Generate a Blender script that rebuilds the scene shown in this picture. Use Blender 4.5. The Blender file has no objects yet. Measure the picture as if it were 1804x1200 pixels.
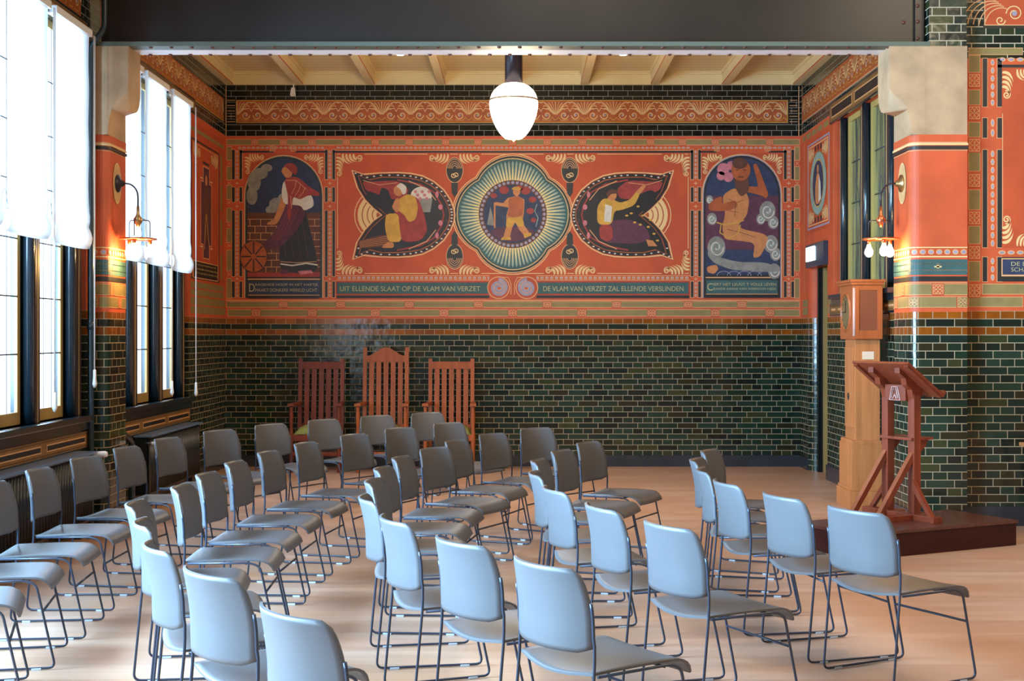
import bpy, bmesh, math, random
from mathutils import Vector, Matrix
from math import sin, cos, pi, radians
random.seed(7)
S = bpy.context.scene
C = S.collection
F, H, U0, V0 = 2400.0, 1.56, 915.0, 590.0          # focal length in px, eye height, principal point

# ------------------------------------------------------------------ camera, world, light, exposure
cd = bpy.data.cameras.new('camera'); cam = bpy.data.objects.new('camera', cd); C.objects.link(cam)
cd.sensor_width = 36.0; cd.lens = F / 1804 * 36
cd.shift_x = -(U0 - 902) / 1804; cd.shift_y = -(600 - V0) / 1804
cam.location = (0, 0, H); cam.rotation_euler = (radians(90), 0, 0)
cd.clip_end = 200
S.camera = cam
S.view_settings.view_transform = 'Standard'; S.view_settings.look = 'None'
S.view_settings.gamma = 1; S.view_settings.use_curve_mapping = False
S.view_settings.exposure = 0.0
W = bpy.data.worlds.new('sky'); S.world = W; W.use_nodes = True
bgn = W.node_tree.nodes['Background']
bgn.inputs[0].default_value = (0.80, 0.90, 1.0, 1); bgn.inputs[1].default_value = 4.0

def area(name, loc, rot, sx, sy, power, color, spread=180):
    l = bpy.data.lights.new(name, 'AREA'); l.shape = 'RECTANGLE'; l.size = sx; l.size_y = sy
    l.energy = power; l.color = color; l.spread = radians(spread)
    o = bpy.data.objects.new(name, l); C.objects.link(o); o.location = loc; o.rotation_euler = rot
    return o
DAY = (0.36, 0.68, 1.0)
# daylight standing outside each bay of the left window wall, pointing into the room
for y0, y1, p in ((7.9, 10.9, 420), (11.4, 14.2, 300), (3.4, 7.2, 2900), (-0.6, 2.9, 500)):
    area('daylight', (-4.6, (y0 + y1) / 2, 2.6), (0, radians(-90), 0), 3.2, y1 - y0, p, DAY)
# warm fill lights added unseen overhead, in place of the hall's presumed lamps
for x, y, p in ((0.5, 8.6, 60), (4.5, 7.4, 160), (0.5, 2.5, 30), (5.0, 3.0, 150)):
    area('warm_hall_fill', (x, y, 5.6), (0, 0, 0), 1.6, 1.6, p, (1.0, 0.80, 0.56))

# ------------------------------------------------------------------ helpers
def srgb(r, g, b):
    f = lambda c: (c / 255) / 12.92 if c / 255 <= 0.04045 else ((c / 255 + 0.055) / 1.055) ** 2.4
    return (f(r), f(g), f(b), 1)
MATS = {}
def mat(name, col, rough=0.6, metal=0.0, noise=0.0, scale=8.0, bump=0.0, spec=0.5, stretch=None, coat=0.0, emit=0.0, ecol=None):
    if name in MATS: return MATS[name]
    m = bpy.data.materials.new(name); m.use_nodes = True
    nt = m.node_tree; b = nt.nodes['Principled BSDF']
    b.inputs['Roughness'].default_value = rough; b.inputs['Metallic'].default_value = metal
    b.inputs['Specular IOR Level'].default_value = spec
    b.inputs['Coat Weight'].default_value = coat; b.inputs['Coat Roughness'].default_value = 0.15
    b.inputs['Base Color'].default_value = col
    if emit:
        b.inputs['Emission Color'].default_value = ecol or col; b.inputs['Emission Strength'].default_value = emit
    if noise or bump:
        tc = nt.nodes.new('ShaderNodeTexCoord'); mp = nt.nodes.new('ShaderNodeMapping')
        nt.links.new(tc.outputs['Object'], mp.inputs[0])
        mp.inputs['Scale'].default_value = stretch or (1, 1, 1)
        n = nt.nodes.new('ShaderNodeTexNoise'); n.inputs['Scale'].default_value = scale
        n.inputs['Detail'].default_value = 5; nt.links.new(mp.outputs[0], n.inputs['Vector'])
        if noise:
            mx = nt.nodes.new('ShaderNodeMix'); mx.data_type = 'RGBA'
            a = [max(0, c * (1 - noise)) for c in col[:3]] + [1]; c2 = [min(1, c * (1 + noise)) for c in col[:3]] + [1]
            mx.inputs[6].default_value = a; mx.inputs[7].default_value = c2
            rp = nt.nodes.new('ShaderNodeMapRange'); rp.inputs[1].default_value = 0.3; rp.inputs[2].default_value = 0.7
            nt.links.new(n.outputs[0], rp.inputs[0]); nt.links.new(rp.outputs[0], mx.inputs[0])
            nt.links.new(mx.outputs[2], b.inputs['Base Color'])
        if bump:
            bp = nt.nodes.new('ShaderNodeBump'); bp.inputs['Strength'].default_value = bump; bp.inputs['Distance'].default_value = 0.01
            nt.links.new(n.outputs[0], bp.inputs['Height']); nt.links.new(bp.outputs[0], b.inputs['Normal'])
    MATS[name] = m; return m

class NT:
    def __init__(s, nt): s.nt = nt
    def m(s, op, a, b=None, c=None):
        n = s.nt.nodes.new('ShaderNodeMath'); n.operation = op
        for i, v in enumerate((a, b, c)):
            if v is None: continue
            if isinstance(v, (int, float)): n.inputs[i].default_value = v
            else: s.nt.links.new(v, n.inputs[i])
        return n.outputs[0]
    def mix(s, f, a, b):
        n = s.nt.nodes.new('ShaderNodeMix'); n.data_type = 'RGBA'
        for i, v in ((0, f), (6, a), (7, b)):
            if isinstance(v, (int, float, tuple)): n.inputs[i].default_value = v
            else: s.nt.links.new(v, n.inputs[i])
        return n.outputs[2]

def tile_mat(name, top, rh, bw, greens, mortar, orange=None, mort=0.009, rough=0.14):
    """glazed bricks in English bond laid out on UV metres: header rows alternate with stretcher rows"""
    m = bpy.data.materials.new(name); m.use_nodes = True; nt = m.node_tree; N = NT(nt)
    b = nt.nodes['Principled BSDF']
    uv = nt.nodes.new('ShaderNodeUVMap'); sp = nt.nodes.new('ShaderNodeSeparateXYZ'); nt.links.new(uv.outputs[0], sp.inputs[0])
    u, v = sp.outputs[0], sp.outputs[1]
    t = N.m('DIVIDE', N.m('SUBTRACT', top, v), rh)
    row = N.m('FLOOR', t); fz = N.m('FRACT', t)
    odd = N.m('MODULO', row, 2.0)
    odd = N.m('ABSOLUTE', odd)
    w = N.m('MULTIPLY', bw, N.m('ADD', 0.5, N.m('MULTIPLY', odd, 0.5)))
    alt = N.m('MULTIPLY', N.m('MODULO', N.m('FLOOR', N.m('DIVIDE', N.m('ADD', row, 40.0), 2.0)), 2.0), bw * 0.5)
    x = N.m('DIVIDE', N.m('ADD', N.m('ADD', u, 100.0), N.m('ADD', N.m('MULTIPLY', odd, alt), N.m('MULTIPLY', N.m('SUBTRACT', 1.0, odd), bw * .25))), w)
    col = N.m('FLOOR', x); fx = N.m('FRACT', x)
    mh = mort / rh / 2
    mz = N.m('LESS_THAN', N.m('MINIMUM', fz, N.m('SUBTRACT', 1.0, fz)), mh)
    mx_ = N.m('LESS_THAN', N.m('MULTIPLY', N.m('MINIMUM', fx, N.m('SUBTRACT', 1.0, fx)), w), mort / 2)
    mm = N.m('MAXIMUM', mz, mx_)
    cv = nt.nodes.new('ShaderNodeCombineXYZ'); nt.links.new(col, cv.inputs[0]); nt.links.new(row, cv.inputs[1])
    wn = nt.nodes.new('ShaderNodeTexWhiteNoise'); wn.noise_dimensions = '2D'; nt.links.new(cv.outputs[0], wn.inputs['Vector'])
    cr = nt.nodes.new('ShaderNodeValToRGB'); cr.color_ramp.interpolation = 'CONSTANT'
    e = cr.color_ramp.elements; e[0].position = 0; e[0].color = greens[0]; e[1].position = 1.0 / len(greens); e[1].color = greens[1]
    for i in range(2, len(greens)):
        q = e.new(i / len(greens)); q.color = greens[i]
    nt.links.new(wn.outputs[0], cr.inputs[0])
    c = cr.outputs[0]
    if orange:
        isor = N.m('MAXIMUM', N.m('COMPARE', row, 0.0, 0.1), N.m('COMPARE', row, 2.0, 0.1))
        oc = N.mix(wn.outputs[0], orange[0], orange[1])
        c = N.mix(isor, c, oc)
    tc = nt.nodes.new('ShaderNodeTexCoord')
    n = nt.nodes.new('ShaderNodeTexNoise'); n.inputs['Scale'].default_value = 14; n.inputs['Detail'].default_value = 3
    nt.links.new(tc.outputs['Object'], n.inputs['Vector'])
    c = N.mix(N.m('MULTIPLY', n.outputs[0], 0.5), c, (0.004, 0.006, 0.004, 1))
    c = N.mix(mm, c, mortar)
    nt.links.new(c, b.inputs['Base Color'])
    nt.links.new(N.m('ADD', rough, N.m('MULTIPLY', mm, 0.6)), b.inputs['Roughness'])
    # each brick tilts a little, mortar sits back
    n2 = nt.nodes.new('ShaderNodeTexNoise'); n2.inputs['Scale'].default_value = 7; nt.links.new(tc.outputs['Object'], n2.inputs['Vector'])
    hgt = N.m('ADD', N.m('MULTIPLY', N.m('SUBTRACT', 1.0, mm), 0.4), N.m('ADD', N.m('MULTIPLY', n2.outputs[0], 0.9), N.m('MULTIPLY', N.m('MULTIPLY', N.m('SUBTRACT', wn.outputs[0], 0.5), fx), 0.35)))
    bp = nt.nodes.new('ShaderNodeBump'); bp.inputs['Strength'].default_value = 0.5; bp.inputs['Distance'].default_value = 0.008
    nt.links.new(hgt, bp.inputs['Height']); nt.links.new(bp.outputs[0], b.inputs['Normal'])
    MATS[name] = m; return m

def newobj(name, bm, mats, parent=None, smooth=False):
    me = bpy.data.meshes.new(name); bmesh.ops.recalc_face_normals(bm, faces=bm.faces) if len(bm.faces) < 60000 and smooth != 'keep' else None
    bm.to_mesh(me); bm.free()
    for m in (mats if isinstance(mats, (list, tuple)) else [mats]): me.materials.append(m)
    if smooth and smooth != 'keep':
        me.polygons.foreach_set('use_smooth', [True] * len(me.polygons))
        try: me.set_sharp_from_angle(angle=radians(38))
        except Exception: pass
    o = bpy.data.objects.new(name, me); C.objects.link(o)
    if parent: o.parent = parent
    return o
def thing(name, label, cat, loc=(0, 0, 0), rz=0.0, group=None):
    o = bpy.data.objects.new(name, None); C.objects.link(o); o.location = loc; o.rotation_euler = (0, 0, rz)
    o.empty_display_size = .1
    o['label'] = label; o['category'] = cat
    if group: o['group'] = group
    return o
def tag(o, label, cat, group=None):
    o['label'] = label; o['category'] = cat
    if group: o['group'] = group
    return o
def struct(name, bm, mats, **k):
    o = newobj(name, bm, mats, **k); o['kind'] = 'structure'; return o

def box(bm, lo, hi, mi=0, bev=0.0, uv=True, M=None):
    vs = [bm.verts.new((x, y, z)) for x in (lo[0], hi[0]) for y in (lo[1], hi[1]) for z in (lo[2], hi[2])]
    idx = ((0, 1, 3, 2), (4, 6, 7, 5), (0, 4, 5, 1), (2, 3, 7, 6), (0, 2, 6, 4), (1, 5, 7, 3))
    fs = []
    lay = bm.loops.layers.uv.verify() if uv else None
    for k, i in enumerate(idx):
        f = bm.faces.new([vs[j] for j in i]); f.material_index = mi; fs.append(f)
        if uv:
            for l in f.loops:
                c = l.vert.co
                l[lay].uv = (c.y, c.z) if k < 2 else ((c.x, c.z) if k < 4 else (c.x, c.y))
    if M is not None:
        for q in vs: q.co = M @ q.co
    if bev:
        es = list({e for f in fs for e in f.edges})
        bmesh.ops.bevel(bm, geom=es, offset=bev, segments=2, profile=0.7, affect='EDGES')
    return vs
def tube(bm, pts, r, n=8, closed=False, mi=0, cap=True):
    pts = [Vector(p) for p in pts]; rings = []
    rr = r if isinstance(r, (list, tuple)) else [r] * len(pts)
    up = None
    for i, p in enumerate(pts):
        a = pts[i - 1] if (i > 0 or closed) else p; b = pts[(i + 1) % len(pts)] if (i < len(pts) - 1 or closed) else p
        d = (b - a); d = d.normalized() if d.length > 1e-9 else Vector((0, 0, 1))
        if up is None:
            up = d.orthogonal().normalized()
        up = (up - d * up.dot(d)); up = up.normalized() if up.length > 1e-6 else d.orthogonal().normalized()
        s = d.cross(up)
        rings.append([bm.verts.new(p + (up * cos(2 * pi * k / n) + s * sin(2 * pi * k / n)) * rr[i]) for k in range(n)])
    m = len(rings)
    for i in range(m if closed else m - 1):
        A, B = rings[i], rings[(i + 1) % m]
        for k in range(n):
            f = bm.faces.new((A[k], A[(k + 1) % n], B[(k + 1) % n], B[k])); f.material_index = mi; f.smooth = True
    if cap and not closed:
        bm.faces.new(rings[0][::-1]).material_index = mi; bm.faces.new(rings[-1]).material_index = mi
def rounded(pts, r, seg=5):
    """polyline with its corners rounded"""
    pts = [Vector(p) for p in pts]; out = [pts[0]]
    for i in range(1, len(pts) - 1):
        a, b, c = pts[i - 1], pts[i], pts[i + 1]
        d1 = (a - b); d2 = (c - b); k = min(r, d1.length * .45, d2.length * .45)
        p0 = b + d1.normalized() * k; p2 = b + d2.normalized() * k
        for j in range(seg + 1):
            t = j / seg; out.append(p0 * (1 - t) ** 2 + b * 2 * t * (1 - t) + p2 * t * t)
    out.append(pts[-1]); return out
def lathe(bm, prof, n=24, cx=0, cy=0, mi=0):
    """profile of (radius, z)"""
    rings = []
    for r, z in prof:
        if r < 1e-6: rings.append([bm.verts.new((cx, cy, z))])
        else: rings.append([bm.verts.new((cx + r * cos(2 * pi * k / n), cy + r * sin(2 * pi * k / n), z)) for k in range(n)])
    for A, B in zip(rings, rings[1:]):
        for k in range(n):
            vs = [A[k % len(A)], A[(k + 1) % len(A)], B[(k + 1) % len(B)], B[k % len(B)]]
            u = []
            for v in vs:
                if v not in u: u.append(v)
            if len(u) > 2:
                f = bm.faces.new(u); f.material_index = mi; f.smooth = True
def prism(bm, pts, h, M=None, mi=0):
    """pts: 2D outline extruded by h along local z, placed by M"""
    a = [Vector((p[0], p[1], 0)) for p in pts]; b = [Vector((p[0], p[1], h)) for p in pts]
    if M is not None: a = [M @ p for p in a]; b = [M @ p for p in b]
    va = [bm.verts.new(p) for p in a]; vb = [bm.verts.new(p) for p in b]; n = len(pts)
    bm.faces.new(va[::-1]).material_index = mi; bm.faces.new(vb).material_index = mi
    for i in range(n): bm.faces.new((va[i], va[(i + 1) % n], vb[(i + 1) % n], vb[i])).material_index = mi
def copy_tree(o, parent=None):
    c = o.copy(); C.objects.link(c); c.parent = parent
    if parent is not None: c.matrix_parent_inverse = o.matrix_parent_inverse
    for ch in list(o.children): copy_tree(ch, c)
    return c

# ------------------------------------------------------------------ materials
CREAM = srgb(190, 168, 128)
GREENS = [srgb(26, 44, 38), srgb(20, 32, 28), srgb(38, 58, 44), srgb(58, 62, 34), srgb(28, 48, 38), srgb(22, 34, 26), srgb(34, 58, 46), srgb(48, 44, 26), srgb(26, 50, 36)]
DARKG = [srgb(14, 22, 20), srgb(20, 30, 26), srgb(16, 26, 22), srgb(12, 18, 18)]
T_LOW = tile_mat('glazed_green_brick', 1.755, .0652, .235, GREENS, srgb(160, 142, 112), (srgb(170, 92, 20), srgb(132, 66, 12)), mort=.0065)
T_TOP = tile_mat('glazed_dark_brick', 4.52, .0673, .235, DARKG, srgb(140, 134, 122), mort=.006)
T_HALL = tile_mat('glazed_hall_brick', 6.5, .0673, .235, GREENS[:4] + [GREENS[8]], srgb(180, 165, 138), mort=.008)
RED = mat('painted_red_plaster', srgb(196, 82, 42), .6, noise=.13, scale=3.5, bump=.05)
FIELD = mat('painted_field_red', srgb(184, 74, 36), .6, noise=.12, scale=4, bump=.04)
OLIVE = mat('painted_olive', srgb(136, 118, 70), .6, noise=.12, scale=9)
DKP = mat('painted_black_green', srgb(34, 34, 34), .5, noise=.2, scale=9)
CRM = mat('painted_cream', srgb(222, 186, 128), .6)
LINE = mat('painted_buff_line', srgb(214, 158, 108), .6)
TEAL = mat('painted_teal', srgb(54, 88, 86), .6, noise=.15, scale=12)
BLUE = mat('painted_blue', srgb(40, 52, 80), .6, noise=.25, scale=14)
LAV = mat('painted_lavender', srgb(150, 142, 160), .6, noise=.15, scale=20)
RUST = mat('painted_rust', srgb(164, 82, 38), .55, noise=.2, scale=12)
GOLD = mat('painted_gold', srgb(196, 148, 56), .6, noise=.15, scale=14)
BLACK = mat('painted_black', srgb(30, 26, 26), .5, noise=.2, scale=12)
PURP = mat('painted_purple', srgb(88, 44, 62), .6, noise=.2, scale=20)
SKIN = mat('painted_ochre_skin', srgb(190, 122, 70), .6, noise=.12, scale=20)
BROWN = mat('painted_brown', srgb(92, 52, 36), .6, noise=.2, scale=10)
WHT = mat('painted_white', srgb(205, 196, 180), .6, noise=.1, scale=20)
CRIM = mat('painted_crimson', srgb(150, 52, 46), .6, noise=.2, scale=18)
PALET = mat('painted_pale_teal', srgb(132, 156, 146), .6, noise=.2, scale=14)
PINK = mat('painted_pink', srgb(190, 112, 120), .6, noise=.2, scale=18)
GREY = mat('painted_grey', srgb(134, 130, 120), .6, noise=.2, scale=12)
PAINT = [RED, FIELD, OLIVE, DKP, CRM, LINE, TEAL, BLUE, LAV, RUST, GOLD, BLACK, PURP, SKIN, BROWN, WHT, CRIM, PALET, PINK, GREY]
STONE = mat('dark_stone_base', srgb(48, 50, 56), .25, noise=.2, scale=5)
CONC = mat('grey_concrete', srgb(178, 146, 112), .75, noise=.22, scale=4, bump=.25)
CEIL = mat('cream_ceiling_paint', srgb(222, 200, 148), .5, noise=.04, scale=3)
STEEL = mat('dark_brown_steel', srgb(40, 32, 27), .34, noise=.15, scale=3, spec=.5)
STEELG = mat('green_grey_flange_edge', srgb(88, 96, 84), .5)
FLW = mat('pale_flange_paint', srgb(240, 236, 240), .5, noise=.06, scale=6)
RIV = mat('rivet_red_brown', srgb(92, 48, 36), .5)
OCHRE = mat('ochre_window_wood', srgb(164, 132, 76), .45, noise=.12, scale=6, stretch=(1, 1, .15))
YELW = mat('yellow_window_wood', srgb(176, 158, 92), .45, noise=.1, scale=6, stretch=(1, 1, .15))
DPOST = mat('dark_blue_green_gloss', srgb(24, 38, 46), .22, coat=.4)
BRN = mat('brown_stripe_wood', srgb(66, 48, 42), .4)
LEAD = mat('lead_came', srgb(70, 74, 78), .5)
FRAMEM = mat('blue_grey_chair_steel', srgb(58, 66, 82), .32, metal=.35)
PLAS = mat('grey_chair_plastic', srgb(90, 90, 93), .42, spec=.45, bump=.02, scale=250)
GLIDE = mat('clear_chair_glide', srgb(190, 200, 210), .2)
MAHO = mat('mahogany_wood', srgb(158, 80, 38), .42, noise=.25, scale=5, stretch=(3, 3, .3), spec=.3)
MAHOD = mat('dark_mahogany_wood', srgb(116, 52, 34), .42, noise=.25, scale=5, stretch=(3, 3, .3), spec=.3)
LECT = mat('lectern_red_wood', srgb(122, 52, 30), .36, noise=.25, scale=4, stretch=(4, 4, .4), spec=.4)
DAIS = mat('dark_red_dais_wood', srgb(56, 16, 12), .35, noise=.25, scale=4, stretch=(.4, 3, 3), spec=.3)
OAK = mat('oak_clock_wood', srgb(186, 116, 66), .42, noise=.18, scale=4, stretch=(5, 5, .35), bump=.03)
OAKR = mat('oak_hood_wood', srgb(168, 88, 44), .4, noise=.15, scale=4, stretch=(5, 5, .35))
RADM = mat('dark_radiator_paint', srgb(18, 24, 30), .35, coat=.2)
PIPE = mat('dark_teal_pipe_paint', srgb(26, 44, 50), .3, coat=.3)
BRASS = mat('brass_metal', srgb(190, 150, 100), .3, metal=.9)
COPPER = mat('copper_metal', srgb(214, 128, 84), .28, metal=.9)
DKM = mat('dark_lamp_metal', srgb(58, 50, 58), .3, metal=.5)
WPL = mat('white_plastic', srgb(232, 228, 226), .4)
OLV = mat('olive_green_upholstery', srgb(138, 140, 72), .8, noise=.12, scale=60)
PAPER = mat('cream_label_paper', srgb(226, 200, 172), .7)

def glass_mat(name, tint, trans):
    m = bpy.data.materials.new(name); m.use_nodes = True; nt = m.node_tree; nt.nodes.remove(nt.nodes['Principled BSDF'])
    out = nt.nodes['Material Output']; tr = nt.nodes.new('ShaderNodeBsdfTransparent'); tr.inputs[0].default_value = tint
    gl = nt.nodes.new('ShaderNodeBsdfGlossy'); gl.inputs['Roughness'].default_value = .08
    mx = nt.nodes.new('ShaderNodeMixShader'); mx.inputs[0].default_value = 1 - trans
    nt.links.new(tr.outputs[0], mx.inputs[1]); nt.links.new(gl.outputs[0], mx.inputs[2]); nt.links.new(mx.outputs[0], out.inputs[0])
    return m
GLASS = glass_mat('clear_leaded_glass', (.96, .98, 1, 1), .95)
def blind_mat():
    m = bpy.data.materials.new('white_blind_fabric'); m.use_nodes = True; nt = m.node_tree; nt.nodes.remove(nt.nodes['Principled BSDF'])
    out = nt.nodes['Material Output']; d = nt.nodes.new('ShaderNodeBsdfDiffuse'); d.inputs[0].default_value = (.85, .83, .82, 1)
    t = nt.nodes.new('ShaderNodeBsdfTranslucent'); t.inputs[0].default_value = (.95, .93, .92, 1)
    n = nt.nodes.new('ShaderNodeTexNoise'); n.inputs['Scale'].default_value = 300
    bp = nt.nodes.new('ShaderNodeBump'); bp.inputs['Strength'].default_value = .1; nt.links.new(n.outputs[0], bp.inputs['Height'])
    nt.links.new(bp.outputs[0], d.inputs['Normal'])
    mx = nt.nodes.new('ShaderNodeMixShader'); mx.inputs[0].default_value = .6
    nt.links.new(d.outputs[0], mx.inputs[1]); nt.links.new(t.outputs[0], mx.inputs[2]); nt.links.new(mx.outputs[0], out.inputs[0])
    return m
BLIND = blind_mat()
def stained_mat():
    m = bpy.data.materials.new('dim_stained_glass'); m.use_nodes = True; nt = m.node_tree; N = NT(nt); b = nt.nodes['Principled BSDF']
    tc = nt.nodes.new('ShaderNodeTexCoord'); mp = nt.nodes.new('ShaderNodeMapping'); mp.inputs['Scale'].default_value = (1, 9, 1.2)
    nt.links.new(tc.outputs['Object'], mp.inputs[0])
    n = nt.nodes.new('ShaderNodeTexNoise'); n.inputs['Scale'].default_value = 1.4; n.inputs['Detail'].default_value = 3; nt.links.new(mp.outputs[0], n.inputs['Vector'])
    cr = nt.nodes.new('ShaderNodeValToRGB'); e = cr.color_ramp.elements
    e[0].position = .3; e[0].color = srgb(60, 58, 66); e[1].position = .7; e[1].color = srgb(150, 150, 96)
    q = e.new(.5); q.color = srgb(104, 108, 78)
    nt.links.new(n.outputs[0], cr.inputs[0]); nt.links.new(cr.outputs[0], b.inputs['Base Color'])
    b.inputs['Roughness'].default_value = .25; b.inputs['Transmission Weight'].default_value = 0
    return m
STAIN = stained_mat()
def emis(name, col, st):
    m = bpy.data.materials.new(name); m.use_nodes = True; b = m.node_tree.nodes['Principled BSDF']
    b.inputs['Base Color'].default_value = (.9, .9, .9, 1); b.inputs['Emission Color'].default_value = col; b.inputs['Emission Strength'].default_value = st
    n = m.node_tree.nodes.new('ShaderNodeTexNoise'); n.inputs['Scale'].default_value = 3
    mr = m.node_tree.nodes.new('ShaderNodeMapRange'); mr.inputs[3].default_value = .3; mr.inputs[4].default_value = .35
    m.node_tree.links.new(n.outputs[0], mr.inputs[0]); m.node_tree.links.new(mr.outputs[0], b.inputs['Roughness'])
    return m
OPAL = emis('lit_opal_glass', (1, .88, .70, 1), 3.2)
BULB = emis('lit_bulb_glass', (1, .72, .36, 1), 30)
SPOTE = emis('lit_spot_lens', (1, .85, .6, 1), 18)
EXITE = emis('lit_exit_panel', (.75, .95, 1, 1), 3.0)

def floor_mat():
    m = bpy.data.materials.new('pale_wood_parquet'); m.use_nodes = True; nt = m.node_tree; N = NT(nt); b = nt.nodes['Principled BSDF']
    tc = nt.nodes.new('ShaderNodeTexCoord'); sp = nt.nodes.new('ShaderNodeSeparateXYZ'); nt.links.new(tc.outputs['Object'], sp.inputs[0])
    y = N.m('DIVIDE', sp.outputs[1], .14); row = N.m('FLOOR', y)
    wn = nt.nodes.new('ShaderNodeTexWhiteNoise'); wn.noise_dimensions = '1D'; nt.links.new(row, wn.inputs['W'])
    x = N.m('ADD', N.m('DIVIDE', sp.outputs[0], 1.3), N.m('MULTIPLY', wn.outputs[0], 7.0)); col = N.m('FLOOR', x)
    cv = nt.nodes.new('ShaderNodeCombineXYZ'); nt.links.new(col, cv.inputs[0]); nt.links.new(row, cv.inputs[1])
    w2 = nt.nodes.new('ShaderNodeTexWhiteNoise'); w2.noise_dimensions = '2D'; nt.links.new(cv.outputs[0], w2.inputs['Vector'])
    mp = nt.nodes.new('ShaderNodeMapping'); mp.inputs['Scale'].default_value = (.7, 5, 1); nt.links.new(tc.outputs['Object'], mp.inputs[0])
    n = nt.nodes.new('ShaderNodeTexNoise'); n.inputs['Scale'].default_value = 2.2; n.inputs['Detail'].default_value = 6; nt.links.new(mp.outputs[0], n.inputs['Vector'])
    n3 = nt.nodes.new('ShaderNodeTexNoise'); n3.inputs['Scale'].default_value = 1.1; n3.inputs['Detail'].default_value = 4; nt.links.new(tc.outputs['Object'], n3.inputs['Vector'])
    f = N.m('ADD', N.m('MULTIPLY', w2.outputs[0], .35), N.m('MULTIPLY', n.outputs[0], .65))
    c = N.mix(f, srgb(166, 122, 98), srgb(208, 172, 150))
    mr = nt.nodes.new('ShaderNodeMapRange'); mr.inputs[1].default_value = .42; mr.inputs[2].default_value = .68; nt.links.new(n3.outputs[0], mr.inputs[0])
    c = N.mix(N.m('MULTIPLY', mr.outputs[0], .7), c, srgb(184, 134, 98))
    gap = N.m('MULTIPLY', N.m('LESS_THAN', N.m('FRACT', y), .03), .35)
    c = N.mix(gap, c, srgb(120, 86, 60))
    nt.links.new(c, b.inputs['Base Color'])
    nt.links.new(N.m('ADD', .30, N.m('MULTIPLY', n.outputs[0], .2)), b.inputs['Roughness'])
    b.inputs['Specular IOR Level'].default_value = .4
    bp = nt.nodes.new('ShaderNodeBump'); bp.inputs['Strength'].default_value = .12; bp.inputs['Distance'].default_value = .004
    nt.links.new(n.outputs[0], bp.inputs['Height']); nt.links.new(bp.outputs[0], b.inputs['Normal'])
    return m
FLOOR = floor_mat()

# ------------------------------------------------------------------ room dimensions
SB = 148.7; YB = F / SB                      # back wall scale px/m and depth (16.14 m)
XL, XR = -3.477, 3.33                        # side walls of the bay
YF, YBK = 11.01, 11.36                       # front and back of the girder and pier
ZP = 1.755; ZT = 3.914                       # top of green brick, top of painted zone
ZC = 4.67                                    # ceiling boards
def bx_(u): return (u - U0) / SB
def bz_(v): return H - (v - V0) / SB
SP = F / YF
def px_(u): return (u - U0) / SP
def pz_(v): return H - (v - V0) / SP

bm = bmesh.new(); box(bm, (-3.9, -3.2, -.1), (9.2, YB + .3, 0)); struct('floor', bm, FLOOR)
def wallbox(bm, lo, hi, bands=((0, ZP, 0), (ZP, ZT, 1), (ZT, 6.5, 2))):
    for z0, z1, mi in bands:
        a, b = max(lo[2], z0), min(hi[2], z1)
        if b - a > 1e-4: box(bm, (lo[0], lo[1], a), (hi[0], hi[1], b), mi)
WM = [T_LOW, RED, T_TOP]
bm = bmesh.new(); wallbox(bm, (XL - .3, YB, 0), (XR + 1.2, YB + .3, 4.9)); struct('wall_back', bm, WM)
# left wall with window openings in four bays
LB = [(-.6, 2.9), (3.4, 7.2), (7.9, 10.93), (11.5, 14.3)]
bm = bmesh.new()
wallbox(bm, (XL - .17, -3, 0), (XL, YB, .92)); wallbox(bm, (XL - .17, -3, 3.95), (XL, YB, 6.5))
ys = [-3.0] + [y for b in LB for y in b] + [YB]
for i in range(0, len(ys), 2): wallbox(bm, (XL - .17, ys[i], .92), (XL, ys[i + 1], 3.95))
struct('wall_left', bm, WM)
# right wall of the alcove: window opening (sill 1.98) and door opening
bm = bmesh.new()
RW0, RW1 = 11.5, 14.3
DY0, DY1, DZ = 14.72, 15.60, 2.33
wallbox(bm, (XR, YBK, 0), (XR + .3, DY0, 1.98)); wallbox(bm, (XR, YBK, 3.81), (XR + .3, YB, 4.9))
wallbox(bm, (XR, YBK, 1.98), (XR + .3, RW0, 3.81)); wallbox(bm, (XR, RW1, 1.98), (XR + .3, DY0, 3.81))
wallbox(bm, (XR, DY0, DZ), (XR + .3, DY1, 3.81))
# rounded pilaster between door and corner
wallbox(bm, (XR + .12, DY1, 0), (XR + .3, YB, 3.81))
n = 6; lay = bm.loops.layers.uv.verify()
prof = [(XR, YB)] + [(XR + .10 * (1 - cos(a)), DY1 + .10 * (1 - sin(a))) for a in [pi / 2 * k / n for k in range(n + 1)]] + [(XR + .3, DY1)]
prof = [(XR, YB), (XR, DY1 + .1)] + [(XR + .1 - .1 * cos(pi / 2 * k / n), DY1 + .1 - .1 * sin(pi / 2 * k / n)) for k in range(1, n + 1)] + [(XR + .3, DY1)]
for z0, z1, mi in ((0, ZP, 0), (ZP, 3.81, 1)):
    acc = 0
    for p, q in zip(prof, prof[1:]):
        d = math.hypot(q[0] - p[0], q[1] - p[1])
        vs = [bm.verts.new((p[0], p[1], z0)), bm.verts.new((q[0], q[1], z0)), bm.verts.new((q[0], q[1], z1)), bm.verts.new((p[0], p[1], z1))]
        f = bm.faces.new(vs); f.material_index = mi
        for l, t in zip(f.loops, ((acc, z0), (acc + d, z0), (acc + d, z1), (acc, z1))): l[lay].uv = t
        acc += d
struct('wall_right', bm, WM, smooth='keep')
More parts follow.
